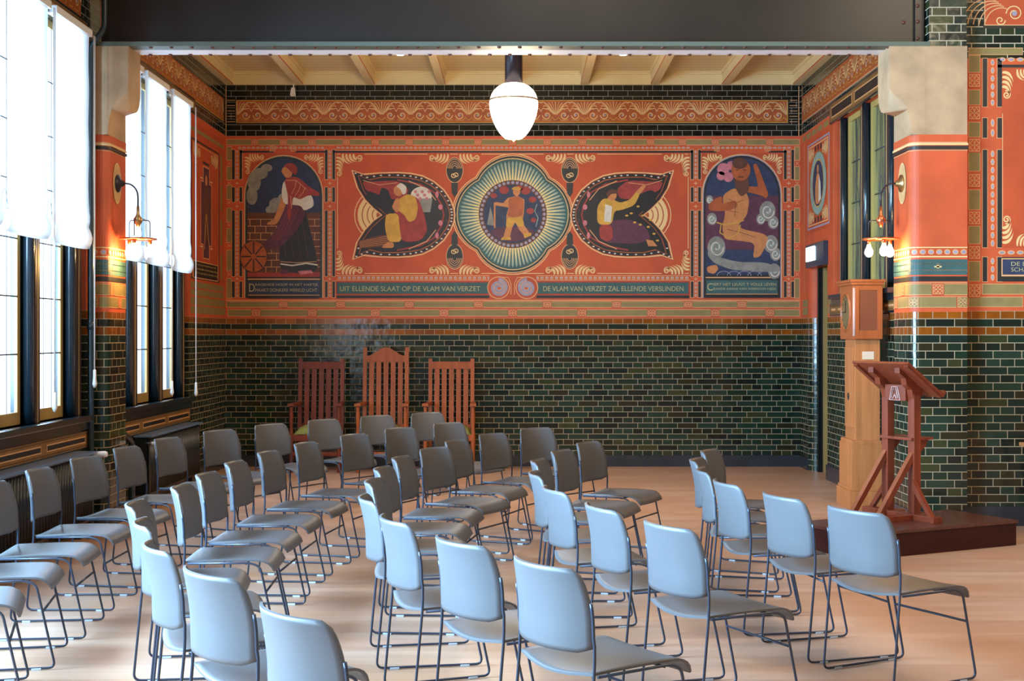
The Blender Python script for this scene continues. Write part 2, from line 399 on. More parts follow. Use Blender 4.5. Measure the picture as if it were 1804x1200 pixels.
# hall: transverse wall right of the pier, side, rear and ceiling (beyond the picture)
YH = 11.13
bm = bmesh.new(); wallbox(bm, (3.5, YH, 0), (9.2, YH + .3, 6.5), ((0, ZP, 0), (ZP, 3.82, 1), (3.82, 6.5, 2))); struct('wall_hall', bm, [T_LOW, RED, T_HALL])
PLASTER = mat('hall_plaster', srgb(150, 120, 90), .8, noise=.1)
bm = bmesh.new(); box(bm, (9.0, -3.2, 0), (9.3, YH, 6.5)); struct('wall_side', bm, PLASTER)
bm = bmesh.new(); box(bm, (-3.9, -3.3, 0), (9.3, -3.0, 6.5)); struct('wall_rear', bm, PLASTER)
bm = bmesh.new(); box(bm, (-3.9, -3.3, 6.5), (9.3, YBK, 6.6)); box(bm, (XL - .3, YBK - .02, 4.9), (9.3, YBK + .06, 6.5)); struct('ceiling', bm, PLASTER)
# alcove ceiling: tongue and groove boards
def board_mat():
    m = bpy.data.materials.new('cream_ceiling_boards'); m.use_nodes = True; nt = m.node_tree; N = NT(nt); b = nt.nodes['Principled BSDF']
    tc = nt.nodes.new('ShaderNodeTexCoord'); sp = nt.nodes.new('ShaderNodeSeparateXYZ'); nt.links.new(tc.outputs['Object'], sp.inputs[0])
    f = N.m('FRACT', N.m('DIVIDE', sp.outputs[1], .16)); g = N.m('LESS_THAN', f, .09)
    c = N.mix(N.m('MULTIPLY', g, .5), srgb(222, 200, 148), srgb(140, 110, 66)); nt.links.new(c, b.inputs['Base Color'])
    b.inputs['Roughness'].default_value = .5
    bp = nt.nodes.new('ShaderNodeBump'); bp.inputs['Distance'].default_value = .01; nt.links.new(N.m('SUBTRACT', 1.0, g), bp.inputs['Height']); nt.links.new(bp.outputs[0], b.inputs['Normal'])
    return m
bm = bmesh.new(); box(bm, (XL - .3, YBK, ZC), (XR + .3, YB + .3, ZC + .1))
struct('ceiling', bm, board_mat())
bm = bmesh.new()
box(bm, (XL, YB - .03, 4.52), (XR, YB, ZC)); box(bm, (XL, YB - .06, ZC - .03), (XR, YB, ZC)); box(bm, (XL, YB - .09, ZC - .012), (XR, YB, ZC))
struct('trim_1', bm, CEIL)
# joists
us = [521, 647, 771, 897, 1023, 1146, 1271, 1394]
RSTR = mat('red_line_paint', srgb(186, 70, 34), .5)
jl = ['first', 'second', 'third', 'fourth', 'fifth', 'sixth', 'seventh', 'eighth', 'ninth']
for k, u in enumerate([397] + us):
    x0 = bx_(u); x1 = x0 + .092
    if k == 0: x0, x1 = XL + .001, XL + .092
    if k == 8: x0, x1 = XR - .092, XR - .001
    t = thing('ceiling_joist', 'cream ceiling joist with red edge line, %s from the left above the alcove' % jl[k], 'ceiling beam', (x0, YBK, 4.52), group='cream ceiling joists')
    bm = bmesh.new(); w = x1 - x0; L = YB - YBK - .03
    box(bm, (0, 0, 0), (w, L, .15), bev=.006)
    box(bm, (-.018, 0, .118), (w + .018, L, .15)); newobj('joist_body', bm, CEIL, t)
    bm = bmesh.new()
    if k < 5: box(bm, (w - .001, 0, .002), (w + .002, L, .016)); 
    else: box(bm, (-.002, 0, .002), (.001, L, .016))
    newobj('red_edge_line', bm, RSTR, t)

# ------------------------------------------------------------------ painter: thin painted shapes on a plane
class Paint:
    def __init__(s, name, fn, off=.0012): s.bm = bmesh.new(); s.fn = fn; s.off = off; s.name = name; s.soft = name in ('painted_scene', 'medallion_figure', 'leaf_painting')
    def poly(s, pts, m, layer=1):
        if s.soft and 5 <= len(pts) <= 16:                      # brush-like rounded outlines
            for _ in range(2):
                pts = [q for i in range(len(pts)) for q in ((pts[i][0] * .82 + pts[(i + 1) % len(pts)][0] * .18, pts[i][1] * .82 + pts[(i + 1) % len(pts)][1] * .18), (pts[i][0] * .18 + pts[(i + 1) % len(pts)][0] * .82, pts[i][1] * .18 + pts[(i + 1) % len(pts)][1] * .82))]
        vs = [s.bm.verts.new(s.fn(a, b, s.off * layer)) for a, b in pts]
        try: s.bm.faces.new(vs).material_index = PAINT.index(m)
        except ValueError: pass
    def rect(s, a0, b0, a1, b1, m, layer=1): s.poly([(a0, b0), (a1, b0), (a1, b1), (a0, b1)], m, layer)
    def frame(s, a0, b0, a1, b1, w, m, layer=1, wb=None):
        wb = wb or w
        s.rect(a0, b0, a1, b0 + wb, m, layer); s.rect(a0, b1 - wb, a1, b1, m, layer)
        s.rect(a0, b0 + wb, a0 + w, b1 - wb, m, layer); s.rect(a1 - w, b0 + wb, a1, b1 - wb, m, layer)
    def line(s, pts, w, m, layer=2, closed=False, taper=None, sy=1.0):
        P = [Vector((p[0], p[1])) for p in pts]; n = len(P); L = []; R = []
        for i in range(n):
            a = P[i - 1] if (i or closed) else P[i]; b = P[(i + 1) % n] if (i < n - 1 or closed) else P[i]
            d = b - a; d = d.normalized() if d.length > 1e-9 else Vector((1, 0)); q = Vector((-d.y, d.x * sy))
            ww = w * (1 - (taper or 0) * i / max(1, n - 1)) / 2
            L.append(P[i] + q * ww); R.append(P[i] - q * ww)
        for i in range(n if closed else n - 1):
            j = (i + 1) % n; s.poly([L[i], L[j], R[j], R[i]], m, layer)
    def disc(s, a, b, ra, rb, m, layer=1, n=20): s.poly([(a + ra * cos(2 * pi * k / n), b + rb * sin(2 * pi * k / n)) for k in range(n)], m, layer)
    def arc(s, a, b, ra, rb, t0, t1, w, m, layer=2, n=14): s.line([(a + ra * cos(t0 + (t1 - t0) * k / n), b + rb * sin(t0 + (t1 - t0) * k / n)) for k in range(n + 1)], w, m, layer)
    def spiral(s, a, b, r, turns, t0, w, m, layer=2, sgn=1, sx=1.0):
        n = int(14 * turns); s.line([(a + sx * r * (1 - .85 * k / n) * cos(t0 + sgn * 2 * pi * turns * k / n), b + r * (1 - .85 * k / n) * sin(t0 + sgn * 2 * pi * turns * k / n)) for k in range(n + 1)], w, m, layer)
    def flower(s, a0, b0, a1, b1, layer=2):
        ca, cb = (a0 + a1) / 2, (b0 + b1) / 2; ra, rb = (a1 - a0) / 2 * .86, (b1 - b0) / 2 * .86
        s.frame(a0, b0, a1, b1, (a1 - a0) * .06, LINE, layer, (b1 - b0) * .06)
        for q in range(4):
            e = q * pi / 2 + pi / 4; pts = [(ca, cb)]
            for dt, rr in ((-.55, .75), (-.35, 1.1), (0, .86), (.35, 1.1), (.55, .75)):
                pts.append((ca + ra * rr * cos(e + dt), cb + rb * rr * sin(e + dt)))
            s.line(pts, abs(a1 - a0) * .075, LINE, layer, closed=True)
    def curl(s, a0, b0, a1, b1, swap=False, layer=2, m=None):
        """acanthus curl: crescent feathers spring from the (a0,b0) side and roll into a spiral near (a1,b0)"""
        m = m or CRM
        def T(x, y): return (a0 + (a1 - a0) * (y if swap else x), b0 + (b1 - b0) * (x if swap else y))
        for i in range(4):
            x = .0 + .165 * i; p0, p1, p2 = (x + .05, .02), (x + .02, .80 - .05 * i), (x + .40, 1.0 - .10 * i)
            L = []; R = []
            for k in range(9):
                t = k / 8; px = p0[0] * (1 - t) ** 2 + 2 * p1[0] * t * (1 - t) + p2[0] * t * t; py = p0[1] * (1 - t) ** 2 + 2 * p1[1] * t * (1 - t) + p2[1] * t * t
                w = .050 * sin(pi * (.22 + .78 * t)) ** .9 + .002
                L.append(T(px - w, py + w * .8)); R.append(T(px + w, py - w * .8))
            s.poly(L + R[::-1], m, layer)
        n = 20; ra = .15; s.line([T(.83 + ra * (1 - .82 * k / n) * cos(1.1 * pi - 3.3 * pi * k / n), .40 + ra * 2.5 * (1 - .82 * k / n) * sin(1.1 * pi - 3.3 * pi * k / n)) for k in range(n + 1)], min(abs(a1 - a0), abs(b1 - b0)) * .11, m, layer)
    def chain_h(s, a0, a1, b, h, step, layer=2):
        n = max(1, int((a1 - a0) / step)); st = (a1 - a0) / n
        for k in range(n):
            c = a0 + st * (k + .5); s.disc(c, b, st * .42, h * .5, LINE, layer, 8); s.disc(c, b, st * .27, h * .3, LAV, layer + .6, 6)
    def chain_v(s, a, b0, b1, w, step, layer=2):
        n = max(1, int(abs(b1 - b0) / step)); st = (b1 - b0) / n
        for k in range(n):
            c = b0 + st * (k + .5); s.disc(a, c, w * .5, abs(st) * .42, LINE, layer, 8); s.disc(a, c, w * .3, abs(st) * .27, LAV, layer + .6, 6)
    def done(s, parent=None, name=None):
        o = newobj(name or s.name, s.bm, PAINT, parent, smooth='keep'); return o
FB = lambda u, v, o: Vector((bx_(u), YB - o, bz_(v)))                       # back wall, photo px at that depth
FLW_ = lambda y, z, o: Vector((XL + o, y, z))                               # left wall, metres
FRW_ = lambda y, z, o: Vector((XR - o, y, z))                               # right wall, metres
FHW_ = lambda u, v, o: Vector(((u - U0) * YH / F, YH - o, H - (v - V0) * YH / F))

# --- painted palmette frieze
def palmette(P, a0, a1, zt, zb, n, w, flip=False, sy=1):
    st = (a1 - a0) / n; h = zb - zt
    for k in range(n + 1):
        c = a0 + st * k; by = zt + h * .66
        for j in range(-4, 5):
            if (k == 0 and j < 0) or (k == n and j > 0): continue
            top = zt + h * (.04 + .012 * j * j); x1 = c + st * .125 * j
            pts = [(c + st * .02 * j, by), (c + st * .045 * j, zt + h * .42), (c + st * .085 * j, zt + h * .18), (x1, top)]
            if abs(j) == 4: pts = [(c + st * .02 * j, by - h * .05), (c + st * .06 * j, zt + h * .40), (c + st * .11 * j, zt + h * .36), (x1 * 1, zt + h * .52)]
            P.line(pts, w * .95, CRM if j % 2 == 0 else LINE, 3)
        for sg in (-1, 1):
            if (k == 0 and sg < 0) or (k == n and sg > 0): continue
            for q, hh in ((.50, .05), (.40, .22), (.30, .36)):
                P.line([(c + sg * st * (.03 + q * f_), zt + h * (.66 - (.66 - hh) * sin(pi / 2 * min(1, f_ * 1.15)) + (.10 if f_ > .85 else 0) * (f_ - .85) * 4)) for f_ in [g_ / 9 for g_ in range(10)]], w, CRM, 2.8)
            sc = c + sg * st * .3
            P.spiral(sc, zt + h * .7, abs(h) * .21, 1.3, 0 if sg > 0 else pi, w * 1.1, CRM, 3, sg, sx=1.0 if abs(h) < 1 and False else 1.0)
            P.disc(sc, zt + h * .7, abs(h) * .06, abs(h) * .06, LAV, 4, 6)
            P.line([(c, zt + h * .95), (c + sg * st * .12, zt + h * .8), (c + sg * st * .2, zt + h * .95), (c + sg * st * .45, zt + h * .93)], w, GOLD, 3)
frz = thing('painted_frieze', 'long rust and cream palmette frieze above the mural on the back wall', 'frieze', (0, 0, 0))
P = Paint('frieze_panel', FB)
P.rect(414, 175, 1390, 219, BLACK, 1); P.rect(416, 176.5, 1388, 216.5, GOLD, 2); P.rect(417.5, 178, 1386.5, 215, RUST, 2.6)
P2 = Paint('palmette_scrolls', FB)
palmette(P2, 417.5, 1386.5, 178, 214, 19, 1.3)
P.done(frz); P2.done(frz)
# stacked header bricks at the frieze ends (white joints)
P = Paint('x', FB)
for a in (400, 1391): 
    for q in (176, 185.5, 195, 204.5, 214): P.rect(a, q, a + 14, q + 1.1, LINE, 1)
P.rect(397.5, 152, 399, 240, LINE, 1); P.rect(1406.5, 152, 1408, 240, LINE, 1)
o = P.done(name='trim_2'); o['kind'] = 'structure'

# --- ornament bands of the back wall
P = Paint('bands', FB)
def band_h(P, v0, v1, u0, u1, flowers, hw=7):
    P.rect(u0, v0, u1, v1, LINE, 1); P.rect(u0 + 1, v0 + 1, u1 - 1, v1 - 1, OLIVE, 2)
    for c in flowers:
        P.rect(c - hw, v0 - .5, c + hw, v1 + .5, FIELD, 3); P.flower(c - hw + 1, v0 + .5, c + hw - 1, v1 - .5, 4)
band_h(P, 245, 256, 399, 1409, [449, 499, 550, 610, 661, 721, 785, 842, 903, 964, 1026, 1086, 1146, 1202, 1260, 1308, 1356], 6.5)
band_h(P, 531, 542, 399, 1409, [499, 600, 721, 843, 964, 1086, 1212, 1307], 8)
band_h(P, 545, 557.5, 401, 1409, [451, 550, 661, 782, 903, 1025, 1148, 1260, 1356], 8)
P.rect(398, 528.5, 1410, 530, LINE, 1)
for u0 in (399, 1399.5):
    for v0, v1 in ((258, 283), (293, 318), (326, 352), (366, 392), (402, 428), (440, 478), (490, 526)):
        P.rect(u0, v0, u0 + 9.5, v1, LINE, 1); P.rect(u0 + 1, v0 + 1, u0 + 8.5, v1 - 1, OLIVE, 2)
        P.line([(u0 + 2, v1 + 2), (u0 + 8, v1 + 8), (u0 + 8, v1 + 2), (u0 + 2, v1 + 8)], .9, LINE, 2)
def upright(P, u, mir=False):
    """dark bar, chain, dark bar"""
    for v0, v1 in ((264, 316), (330, 356), (371, 487), (496, 524)):
        for a in (0, 13):
            P.rect(u + a - 1, v0 - 1, u + a + 5.6, v1 + 1, LINE, 1); P.rect(u + a, v0, u + a + 4.7, v1, DKP, 2)
        P.chain_v(u + 8.6, v0, v1, 4.2, 7, 2)
    for v in (323, 363.5, 491.5):
        P.line([(u + 5, v), (u + 12, v)], .9, CRM, 2); P.line([(u + 8.6, v - 3), (u + 8.6, v + 3)], .9, CRM, 2)
for u in (409, 572.5, 1217, 1381): upright(P, u)
P.chain_h(418, 572, 260.5, 4, 8); P.chain_h(592, 1216, 260.5, 4, 8); P.chain_h(1236, 1394, 260.5, 4, 8)
for a, b in ((422, 482), (520, 574), (1233, 1262), (1354, 1386)): P.rect(a, 266, b, 269, DKP, 2)
P.rect(588, 266, 1220, 269.2, DKP, 2); P.rect(588, 264.6, 1220, 265.6, LINE, 2)
for c in (480, 517, 1263, 1352): P.flower(c - 5, 257, c + 5, 267, 4)
o = P.done(name='trim_3'); o['kind'] = 'structure'

def text_mesh(parent, name, txt, fn, a0, a1, b, h, m, off=.006):
    """lettering from a0 to a1 (fn units), baseline b, height h"""
    c = bpy.data.curves.new('lettering', 'FONT'); c.body = txt; c.size = 1
    o = bpy.data.objects.new('lettering_tmp', c); C.objects.link(o)
    bpy.context.view_layer.update()
    me = bpy.data.meshes.new_from_object(o.evaluated_get(bpy.context.evaluated_depsgraph_get()))
    bpy.data.objects.remove(o)
    xs = [v.co.x for v in me.vertices]; ysv = [v.co.y for v in me.vertices]
    x0, x1 = min(xs), max(xs); y0, y1 = min(ysv), max(ysv)
    for v in me.vertices:
        v.co = fn(a0 + (v.co.x - x0) / (x1 - x0) * (a1 - a0), b - (v.co.y - y0) / (y1 - y0) * h, off)
    me.materials.append(m); ob = bpy.data.objects.new(name, me); C.objects.link(ob); ob.parent = parent; return ob

LETT = mat('painted_dull_gold_letter', srgb(176, 166, 118), .6)
# --- generic painted figures (plain stand-ins: robed, seated and kneeling forms)
def blob(cx, cy, pts, k=1.0, mir=1): return [(cx + mir * x * k, cy + y * k) for x, y in pts]
def arch_pts(u0, u1, vt, vb, n=20):
    r = (u1 - u0) / 2; cx = (u0 + u1) / 2
    ry = (r * 1.02)
    return [(u0, vb)] + [(cx - r * cos(pi * k / n), vt + ry - ry * sin(pi * k / n)) for k in range(n + 1)] + [(u1, vb)]

# left arched mural
m1 = thing('arched_mural', 'arched wall painting of a walking woman in purple skirt, left end of back wall', 'mural', (0, 0, 0), group='arched murals')
P = Paint('border', FB)
P.rect(431, 270, 571, 527, FIELD, 1.2)
P.poly(arch_pts(430, 570, 273, 525), LINE, 2); P.poly(arch_pts(432, 568, 275, 525), TEAL, 2.6); P.poly(arch_pts(433.5, 566.5, 276.5, 525), DKP, 3.2)
P.curl(439, 271, 466, 286); P.curl(431, 276, 443, 308, swap=True); P.curl(562, 271, 535, 286); P.curl(570, 276, 558, 308, swap=True)
P.done(m1)
P = Paint('painted_scene', FB)
P.poly(arch_pts(436, 564, 279, 488), BLUE, 4)
for (x, y, rx, ry) in ((448, 320, 12, 18), (458, 306, 14, 10), (444, 345, 10, 16), (470, 296, 10, 7), (488, 360, 14, 12), (478, 370, 10, 8), (500, 350, 10, 10)): P.disc(x, y, rx, ry, GREY, 4.4 + x * .001, 14)
P.rect(436, 375, 564, 488, BROWN, 5)
for k in range(9):
    v = 386 + k * 12; P.rect(436, v, 564, v + .9, LINE, 5.4)
    for j in range(7): 
        u = 440 + j * 19 + (k % 2) * 9
        if u < 562: P.rect(u, v, u + .9, min(488, v + 12), LINE, 5.4)
P.disc(447, 452, 24, 28, RUST, 5.6, 20); P.arc(447, 452, 24, 28, 0, 2 * pi, 1.2, BLACK, 5.8, 24)
for a in range(0, 8): P.line([(447, 452), (447 + 22 * cos(a * pi / 4), 452 + 26 * sin(a * pi / 4))], 2.2, BLACK, 5.9)
P.disc(447, 452, 5, 5, RUST, 6, 10)
P.rect(436, 480, 564, 488, CRIM, 5.7)
# figure: dress, skirt, shirt, shawl, head
P.poly([(506, 360), (538, 365), (545, 400), (556, 440), (561, 478), (528, 482), (494, 478), (492, 440), (500, 400)], BLACK, 6.4)
P.poly([(500, 355), (537, 360), (538, 380), (520, 410), (494, 436), (474, 442), (462, 430), (484, 410), (494, 385)], PURP, 6.8)
P.line([(494, 465), (515, 468), (540, 464), (560, 467)], 2.4, WHT, 7); P.line([(494, 461), (524, 463), (558, 461)], 1, LINE, 7)
P.poly([(499, 320), (515, 312), (540, 330), (552, 350), (553, 364), (536, 372), (530, 362), (500, 360), (496, 340)], WHT, 7)
P.poly([(498, 340), (492, 362), (482, 388), (472, 392), (470, 396), (488, 396), (500, 372), (506, 352)], SKIN, 6.9)
P.poly([(500, 314), (524, 311), (546, 330), (564, 340), (562, 346), (544, 344), (528, 352), (516, 346), (514, 374), (510, 390), (506, 378), (508, 346)], CRIM, 7.4)
P.line([(504, 318), (522, 318), (540, 334)], 1, LINE, 7.6); P.line([(512, 345), (514, 368)], 1, LINE, 7.6)
P.poly([(498, 296), (508, 290), (516, 298), (514, 312), (504, 314), (498, 306), (496, 302)], SKIN, 7.8)
P.poly([(500, 292), (508, 287), (520, 289), (525, 300), (521, 309), (514, 304), (506, 296)], CRIM, 8.2)
for a in range(4): P.line([(504 + a * 9, 372 + a * 4), (500 + a * 12, 410), (504 + a * 13, 455)], .8, BROWN, 6.5)
for a in range(4): P.line([(508 + a * 6, 368), (496 + a * 4, 396 + a * 3), (480 + a * 3, 424)], .8, CRIM, 6.9)
for a in range(3): P.line([(522 + a * 8, 318 + a * 6), (520 + a * 7, 330 + a * 5), (514 + a * 6, 342 + a * 3)], .8, LINE, 7.7)
P.poly([(524, 478), (548, 476), (552, 481), (530, 484)], PINK, 7.2); P.poly([(496, 474), (508, 476), (508, 482), (494, 483)], PURP, 7.2)
P.done(m1)
P = Paint('inscription_panel', FB); P.rect(436.5, 491, 564, 493, LINE, 4); P.rect(437, 495.5, 563, 519, BLUE, 4); P.rect(437, 519.5, 563, 520.6, LINE, 4); P.rect(438, 521.5, 562, 526, BLACK, 4)
ip = P.done(m1)
text_mesh(ip, 'lettering', 'D', FB, 439, 449, 514, 14, LETT, .0065)
text_mesh(ip, 'lettering', 'RAGENDE HOOP IN HET HARTJE', FB, 450, 560, 505, 5.6, LETT, .0065)
text_mesh(ip, 'lettering', 'MAAKT DONKERE WERELD LICHT', FB, 450, 559, 514, 5.6, LETT, .0065)

# right arched mural
m2 = thing('arched_mural', 'arched wall painting of a kneeling orange figure above pale waves, right end', 'mural', (0, 0, 0), group='arched murals')
P = Paint('border', FB)
P.rect(1236, 270, 1380, 527, FIELD, 1.2)
P.poly(arch_pts(1236, 1378, 271, 525), LINE, 2); P.poly(arch_pts(1238, 1376, 273, 525), LAV, 2.6); P.poly(arch_pts(1239.5, 1374.5, 274.5, 525), DKP, 3.2)
P.curl(1246, 271, 1273, 286); P.curl(1237, 276, 1249, 308, swap=True); P.curl(1370, 271, 1343, 286); P.curl(1378, 276, 1366, 308, swap=True)
P.done(m2)
P = Paint('painted_scene', FB)
P.poly(arch_pts(1243, 1371, 278, 484), BLUE, 4); P.rect(1243, 345, 1371, 484, PURP, 4.3); P.rect(1243, 440, 1371, 484, BLUE, 4.5)
for x, y, r in ((1352, 372, 18), (1362, 392, 12), (1358, 430, 16), (1366, 448, 12), (1254, 386, 11), (1262, 436, 20), (1364, 478, 14), (1340, 386, 10), (1250, 352, 8)):
    P.disc(x, y, r * .8, r, GREY, 4.8 + x * .0005, 14); P.spiral(x, y, r * .8, 1.4, 0, 1.8, WHT, 5.8, sx=.8); P.spiral(x + 2, y, r * .5, 1.2, 2, 1.4, PALET, 5.9)
for k in range(5): P.arc(1275 + k * 18, 486, 12, 8, pi, 2 * pi, 1, LAV, 5.6)
for x, y, r in ((1274, 298, 11), (1283, 312, 9), (1288, 292, 8), (1270, 310, 8)): P.disc(x, y, r, r, PINK, 5 + x * .0002, 12)
P.poly([(1248, 438), (1262, 452), (1300, 462), (1345, 462), (1370, 470), (1370, 480), (1330, 478), (1290, 476), (1258, 464), (1246, 450)], GREY, 6.2)
# kneeling generic figure
P.poly([(1272, 345), (1290, 332), (1312, 334), (1320, 352), (1316, 380), (1300, 396), (1308, 404), (1346, 412), (1354, 420), (1340, 452), (1326, 455), (1330, 428), (1300, 424), (1276, 422), (1272, 400), (1278, 376)], SKIN, 6.6)
P.poly([(1272, 345), (1256, 352), (1247, 362), (1250, 372), (1284, 372), (1300, 364), (1296, 352), (1272, 360)], RUST, 6.9)
P.poly([(1312, 338), (1340, 344), (1350, 350), (1354, 342), (1346, 322), (1338, 300), (1332, 288), (1326, 290), (1332, 312), (1336, 330), (1318, 328)], RUST, 6.9)
P.disc(1305, 300, 17, 19, RUST, 7.2, 16); P.disc(1303, 288, 14, 10, BROWN, 7.5, 12); P.poly([(1292, 310), (1318, 310), (1320, 336), (1306, 348), (1296, 334)], BROWN, 7.1)
P.line([(1296, 300), (1302, 299)], 1.2, BLACK, 7.8); P.line([(1308, 299), (1314, 300)], 1.2, BLACK, 7.8); P.line([(1300, 312), (1310, 312)], 1.4, BLACK, 7.8)
for pts in ([(1284, 350), (1296, 358), (1310, 352)], [(1296, 358), (1294, 382)], [(1280, 404), (1306, 410), (1330, 418)], [(1284, 372), (1300, 374)]): P.line(pts, .9, BROWN, 7.2)
P.line([(1262, 392), (1276, 396), (1300, 392), (1310, 388)], 2.4, GOLD, 7.4); P.line([(1270, 396), (1268, 410), (1284, 420), (1300, 412), (1304, 396)], 2, GOLD, 7.4)
P.poly([(1245, 470), (1262, 466), (1266, 474), (1258, 483), (1246, 480)], SKIN, 6.4)
P.done(m2)
P = Paint('inscription_panel', FB); P.rect(1243, 488, 1371, 490, LINE, 4); P.rect(1244, 493.5, 1370, 517, TEAL, 4); P.rect(1244, 517.6, 1370, 518.8, LINE, 4); P.rect(1245, 520, 1369, 525, BLACK, 4)
ip = P.done(m2)
text_mesh(ip, 'lettering', 'C', FB, 1246, 1256, 512, 13, LETT, .0065)
text_mesh(ip, 'lettering', 'IERT HET LEUGT T VOLLE LEVEN', FB, 1257, 1367, 503.5, 5, LETT, .0065)
text_mesh(ip, 'lettering', 'RANDE AARDE VAN WEERDOM HIJDS', FB, 1257, 1367, 512, 5, LETT, .0065)

# centre mural
mc = thing('central_mural', 'long red wall painting with a rayed medallion between two dark leaf shapes', 'mural', (0, 0, 0))
P = Paint('red_field', FB)
P.rect(591, 270, 1216, 526, FIELD, 1.4)
P.rect(594, 271, 1213, 272.2, CRM, 2); P.rect(594, 481.2, 1213, 482.4, CRM, 2); P.rect(594, 271, 595.2, 482, CRM, 2); P.rect(1211.8, 271, 1213, 482, CRM, 2)
for (a, b) in ((602, 640), (791, 755), (809, 846), (997, 960), (1013, 1050), (1204, 1168)):
    P.rect(min(a, b) - 2, 269.9, max(a, b) + 2, 273, FIELD, 2.3); P.rect(min(a, b) - 2, 480.5, max(a, b) + 2, 483, FIELD, 2.3)
    P.curl(a, 271, b, 289, layer=3); P.curl(a, 484, b, 466, layer=3)
for a, b in ((592, 606), (1215, 1200)):
    P.rect(min(a, b), 273, max(a, b), 312, FIELD, 2.3); P.rect(min(a, b), 438, max(a, b), 480, FIELD, 2.3)
    P.curl(a, 276, b, 312, swap=True, layer=3); P.curl(a, 477, b, 440, swap=True, layer=3)
P.rect(592, 485.4, 1216, 486.6, LINE, 2); P.rect(592, 493, 1216, 494.2, LINE, 2); P.chain_h(594, 1214, 489.8, 5, 8.4, 2)
P.rect(593, 520.5, 1214, 525.5, DKP, 2)
P.done(mc)
P = Paint('inscription_panel', FB)
P.rect(592.5, 496.5, 862, 519, CRIM, 3); P.rect(594, 498, 860, 517.5, TEAL, 3.5); P.rect(945, 496.5, 1214, 519, CRIM, 3); P.rect(947, 498, 1212.5, 517.5, TEAL, 3.5)
ip = P.done(mc)
text_mesh(ip, 'lettering', 'UIT ELLENDE SLAAT OP DE VLAM VAN VERZET', FB, 599, 846, 513, 8.6, LETT, .006)
text_mesh(ip, 'lettering', 'DE VLAM VAN VERZET ZAL ELLENDE VERSLINDEN', FB, 957, 1204, 513, 8.6, LETT, .006)
P = Paint('double_scroll', FB)
P.rect(862, 484, 945, 527, FIELD, 4)
for sg in (-1, 1):
    cx = 903.3 + sg * 25
    P.line([(903.3 + sg * 3, 519), (903.3 + sg * 3, 500), (903.3 + sg * 8, 489), (cx, 488)], 1.2, LINE, 5)
    for r, mm in ((20, LINE), (18.4, FIELD)): P.disc(cx, 507, r, r, mm, 4.4 + (20 - r) * .2, 24)
    P.spiral(cx, 507, 15.5, 2.2, -pi / 2, 4.6, LAV, 5.4, -sg); P.spiral(cx, 507, 12.4, 1.8, -pi / 2, 1, LINE, 6, -sg)
P.done(mc)
# medallion
CX, CY = 903.3, 377.4
def quat(ext, n=16):
    d = ext * .32; rho = ext - d; pts = []
    for q in range(4):
        e = q * pi / 2
        # half angle where neighbouring lobes meet
        a = math.asin(min(1, d / (rho * math.sqrt(2)))); half = pi / 4 + a
        for k in range(n + 1):
            t = e - half + 2 * half * k / n; pts.append((CX + d * cos(e) + rho * cos(t), CY + d * sin(e) + rho * sin(t)))
    return pts
med = Paint('rayed_medallion', FB)
for ext, mm, ly in ((107, CRM, 3), (105.4, FIELD, 3.5), (103.6, CRM, 4), (102.4, DKP, 4.5), (98.6, CRM, 5), (97.2, TEAL, 5.5)): med.poly(quat(ext), mm, ly)
N_ = 84
PY = mat('painted_pale_yellow', srgb(226, 200, 132), .6, noise=.1, scale=14); PAINT.append(PY)
for k in range(N_):
    t = 2 * pi * k / N_; dt = pi / N_
    tt = (t + pi / 4) % (pi / 2) - pi / 4; rr = 31 * cos(tt) + math.sqrt(max(0, 66 ** 2 - (31 * sin(tt)) ** 2)) - 3
    med.poly([(CX + 56 * cos(t - dt * .98), CY + 56 * sin(t - dt * .98)), (CX + (rr - 4) * cos(t - dt * .58), CY + (rr - 4) * sin(t - dt * .58)), (CX + rr * cos(t), CY + rr * sin(t)), (CX + (rr - 4) * cos(t + dt * .58), CY + (rr - 4) * sin(t + dt * .58)), (CX + 56 * cos(t + dt * .98), CY + 56 * sin(t + dt * .98))], PALET, 6)
    med.poly([(CX + 56 * cos(t - dt * .92), CY + 56 * sin(t - dt * .92)), (CX + (rr - 4) * cos(t), CY + (rr - 4) * sin(t)), (CX + 56 * cos(t + dt * .92), CY + 56 * sin(t + dt * .92))], PY, 6.4)
med.disc(CX, CY, 60, 60, BROWN, 7, 48); 
for k in range(44):
    t = 2 * pi * k / 44; med.disc(CX + 55.6 * cos(t), CY + 55.6 * sin(t), 2.9, 2.9, LAV, 7.5, 8)
med.disc(CX, CY, 51.5, 51.5, BLUE, 8, 40)
me_ = med.done(mc)
P = Paint('medallion_figure', FB)
for x, y, r in ((888, 335, 9), (926, 336, 9), (870, 345, 6), (938, 352, 7), (934, 372, 7), (914, 332, 7), (940, 388, 5)): P.disc(x, y, r, r * .8, CRIM, 9, 10)
P.poly([(862, 408), (880, 400), (926, 400), (944, 408), (930, 420), (903, 427), (880, 422)], PURP, 9)
P.poly([(858, 396), (864, 364), (872, 398)], GREY, 9.1); P.line([(944, 400), (948, 384), (942, 372), (946, 360)], 1.5, PALET, 9.1)
P.line([(871.5, 357), (871.5, 402)], 3, SKIN, 9.3)
P.poly([(895, 349), (912, 345), (924, 352), (923, 376), (920, 392), (930, 406), (934, 414), (926, 418), (914, 404), (908, 392), (902, 402), (898, 420), (886, 420), (892, 400), (892, 380), (896, 366), (886, 364), (872, 362), (873, 356), (886, 358)], SKIN, 9.6)
P.poly([(895, 350), (914, 345), (923, 354), (921, 380), (904, 384), (893, 380), (897, 366)], RUST, 9.9)
P.poly([(893, 384), (920, 382), (924, 398), (914, 400), (906, 390), (900, 402), (891, 400)], GOLD, 9.9)
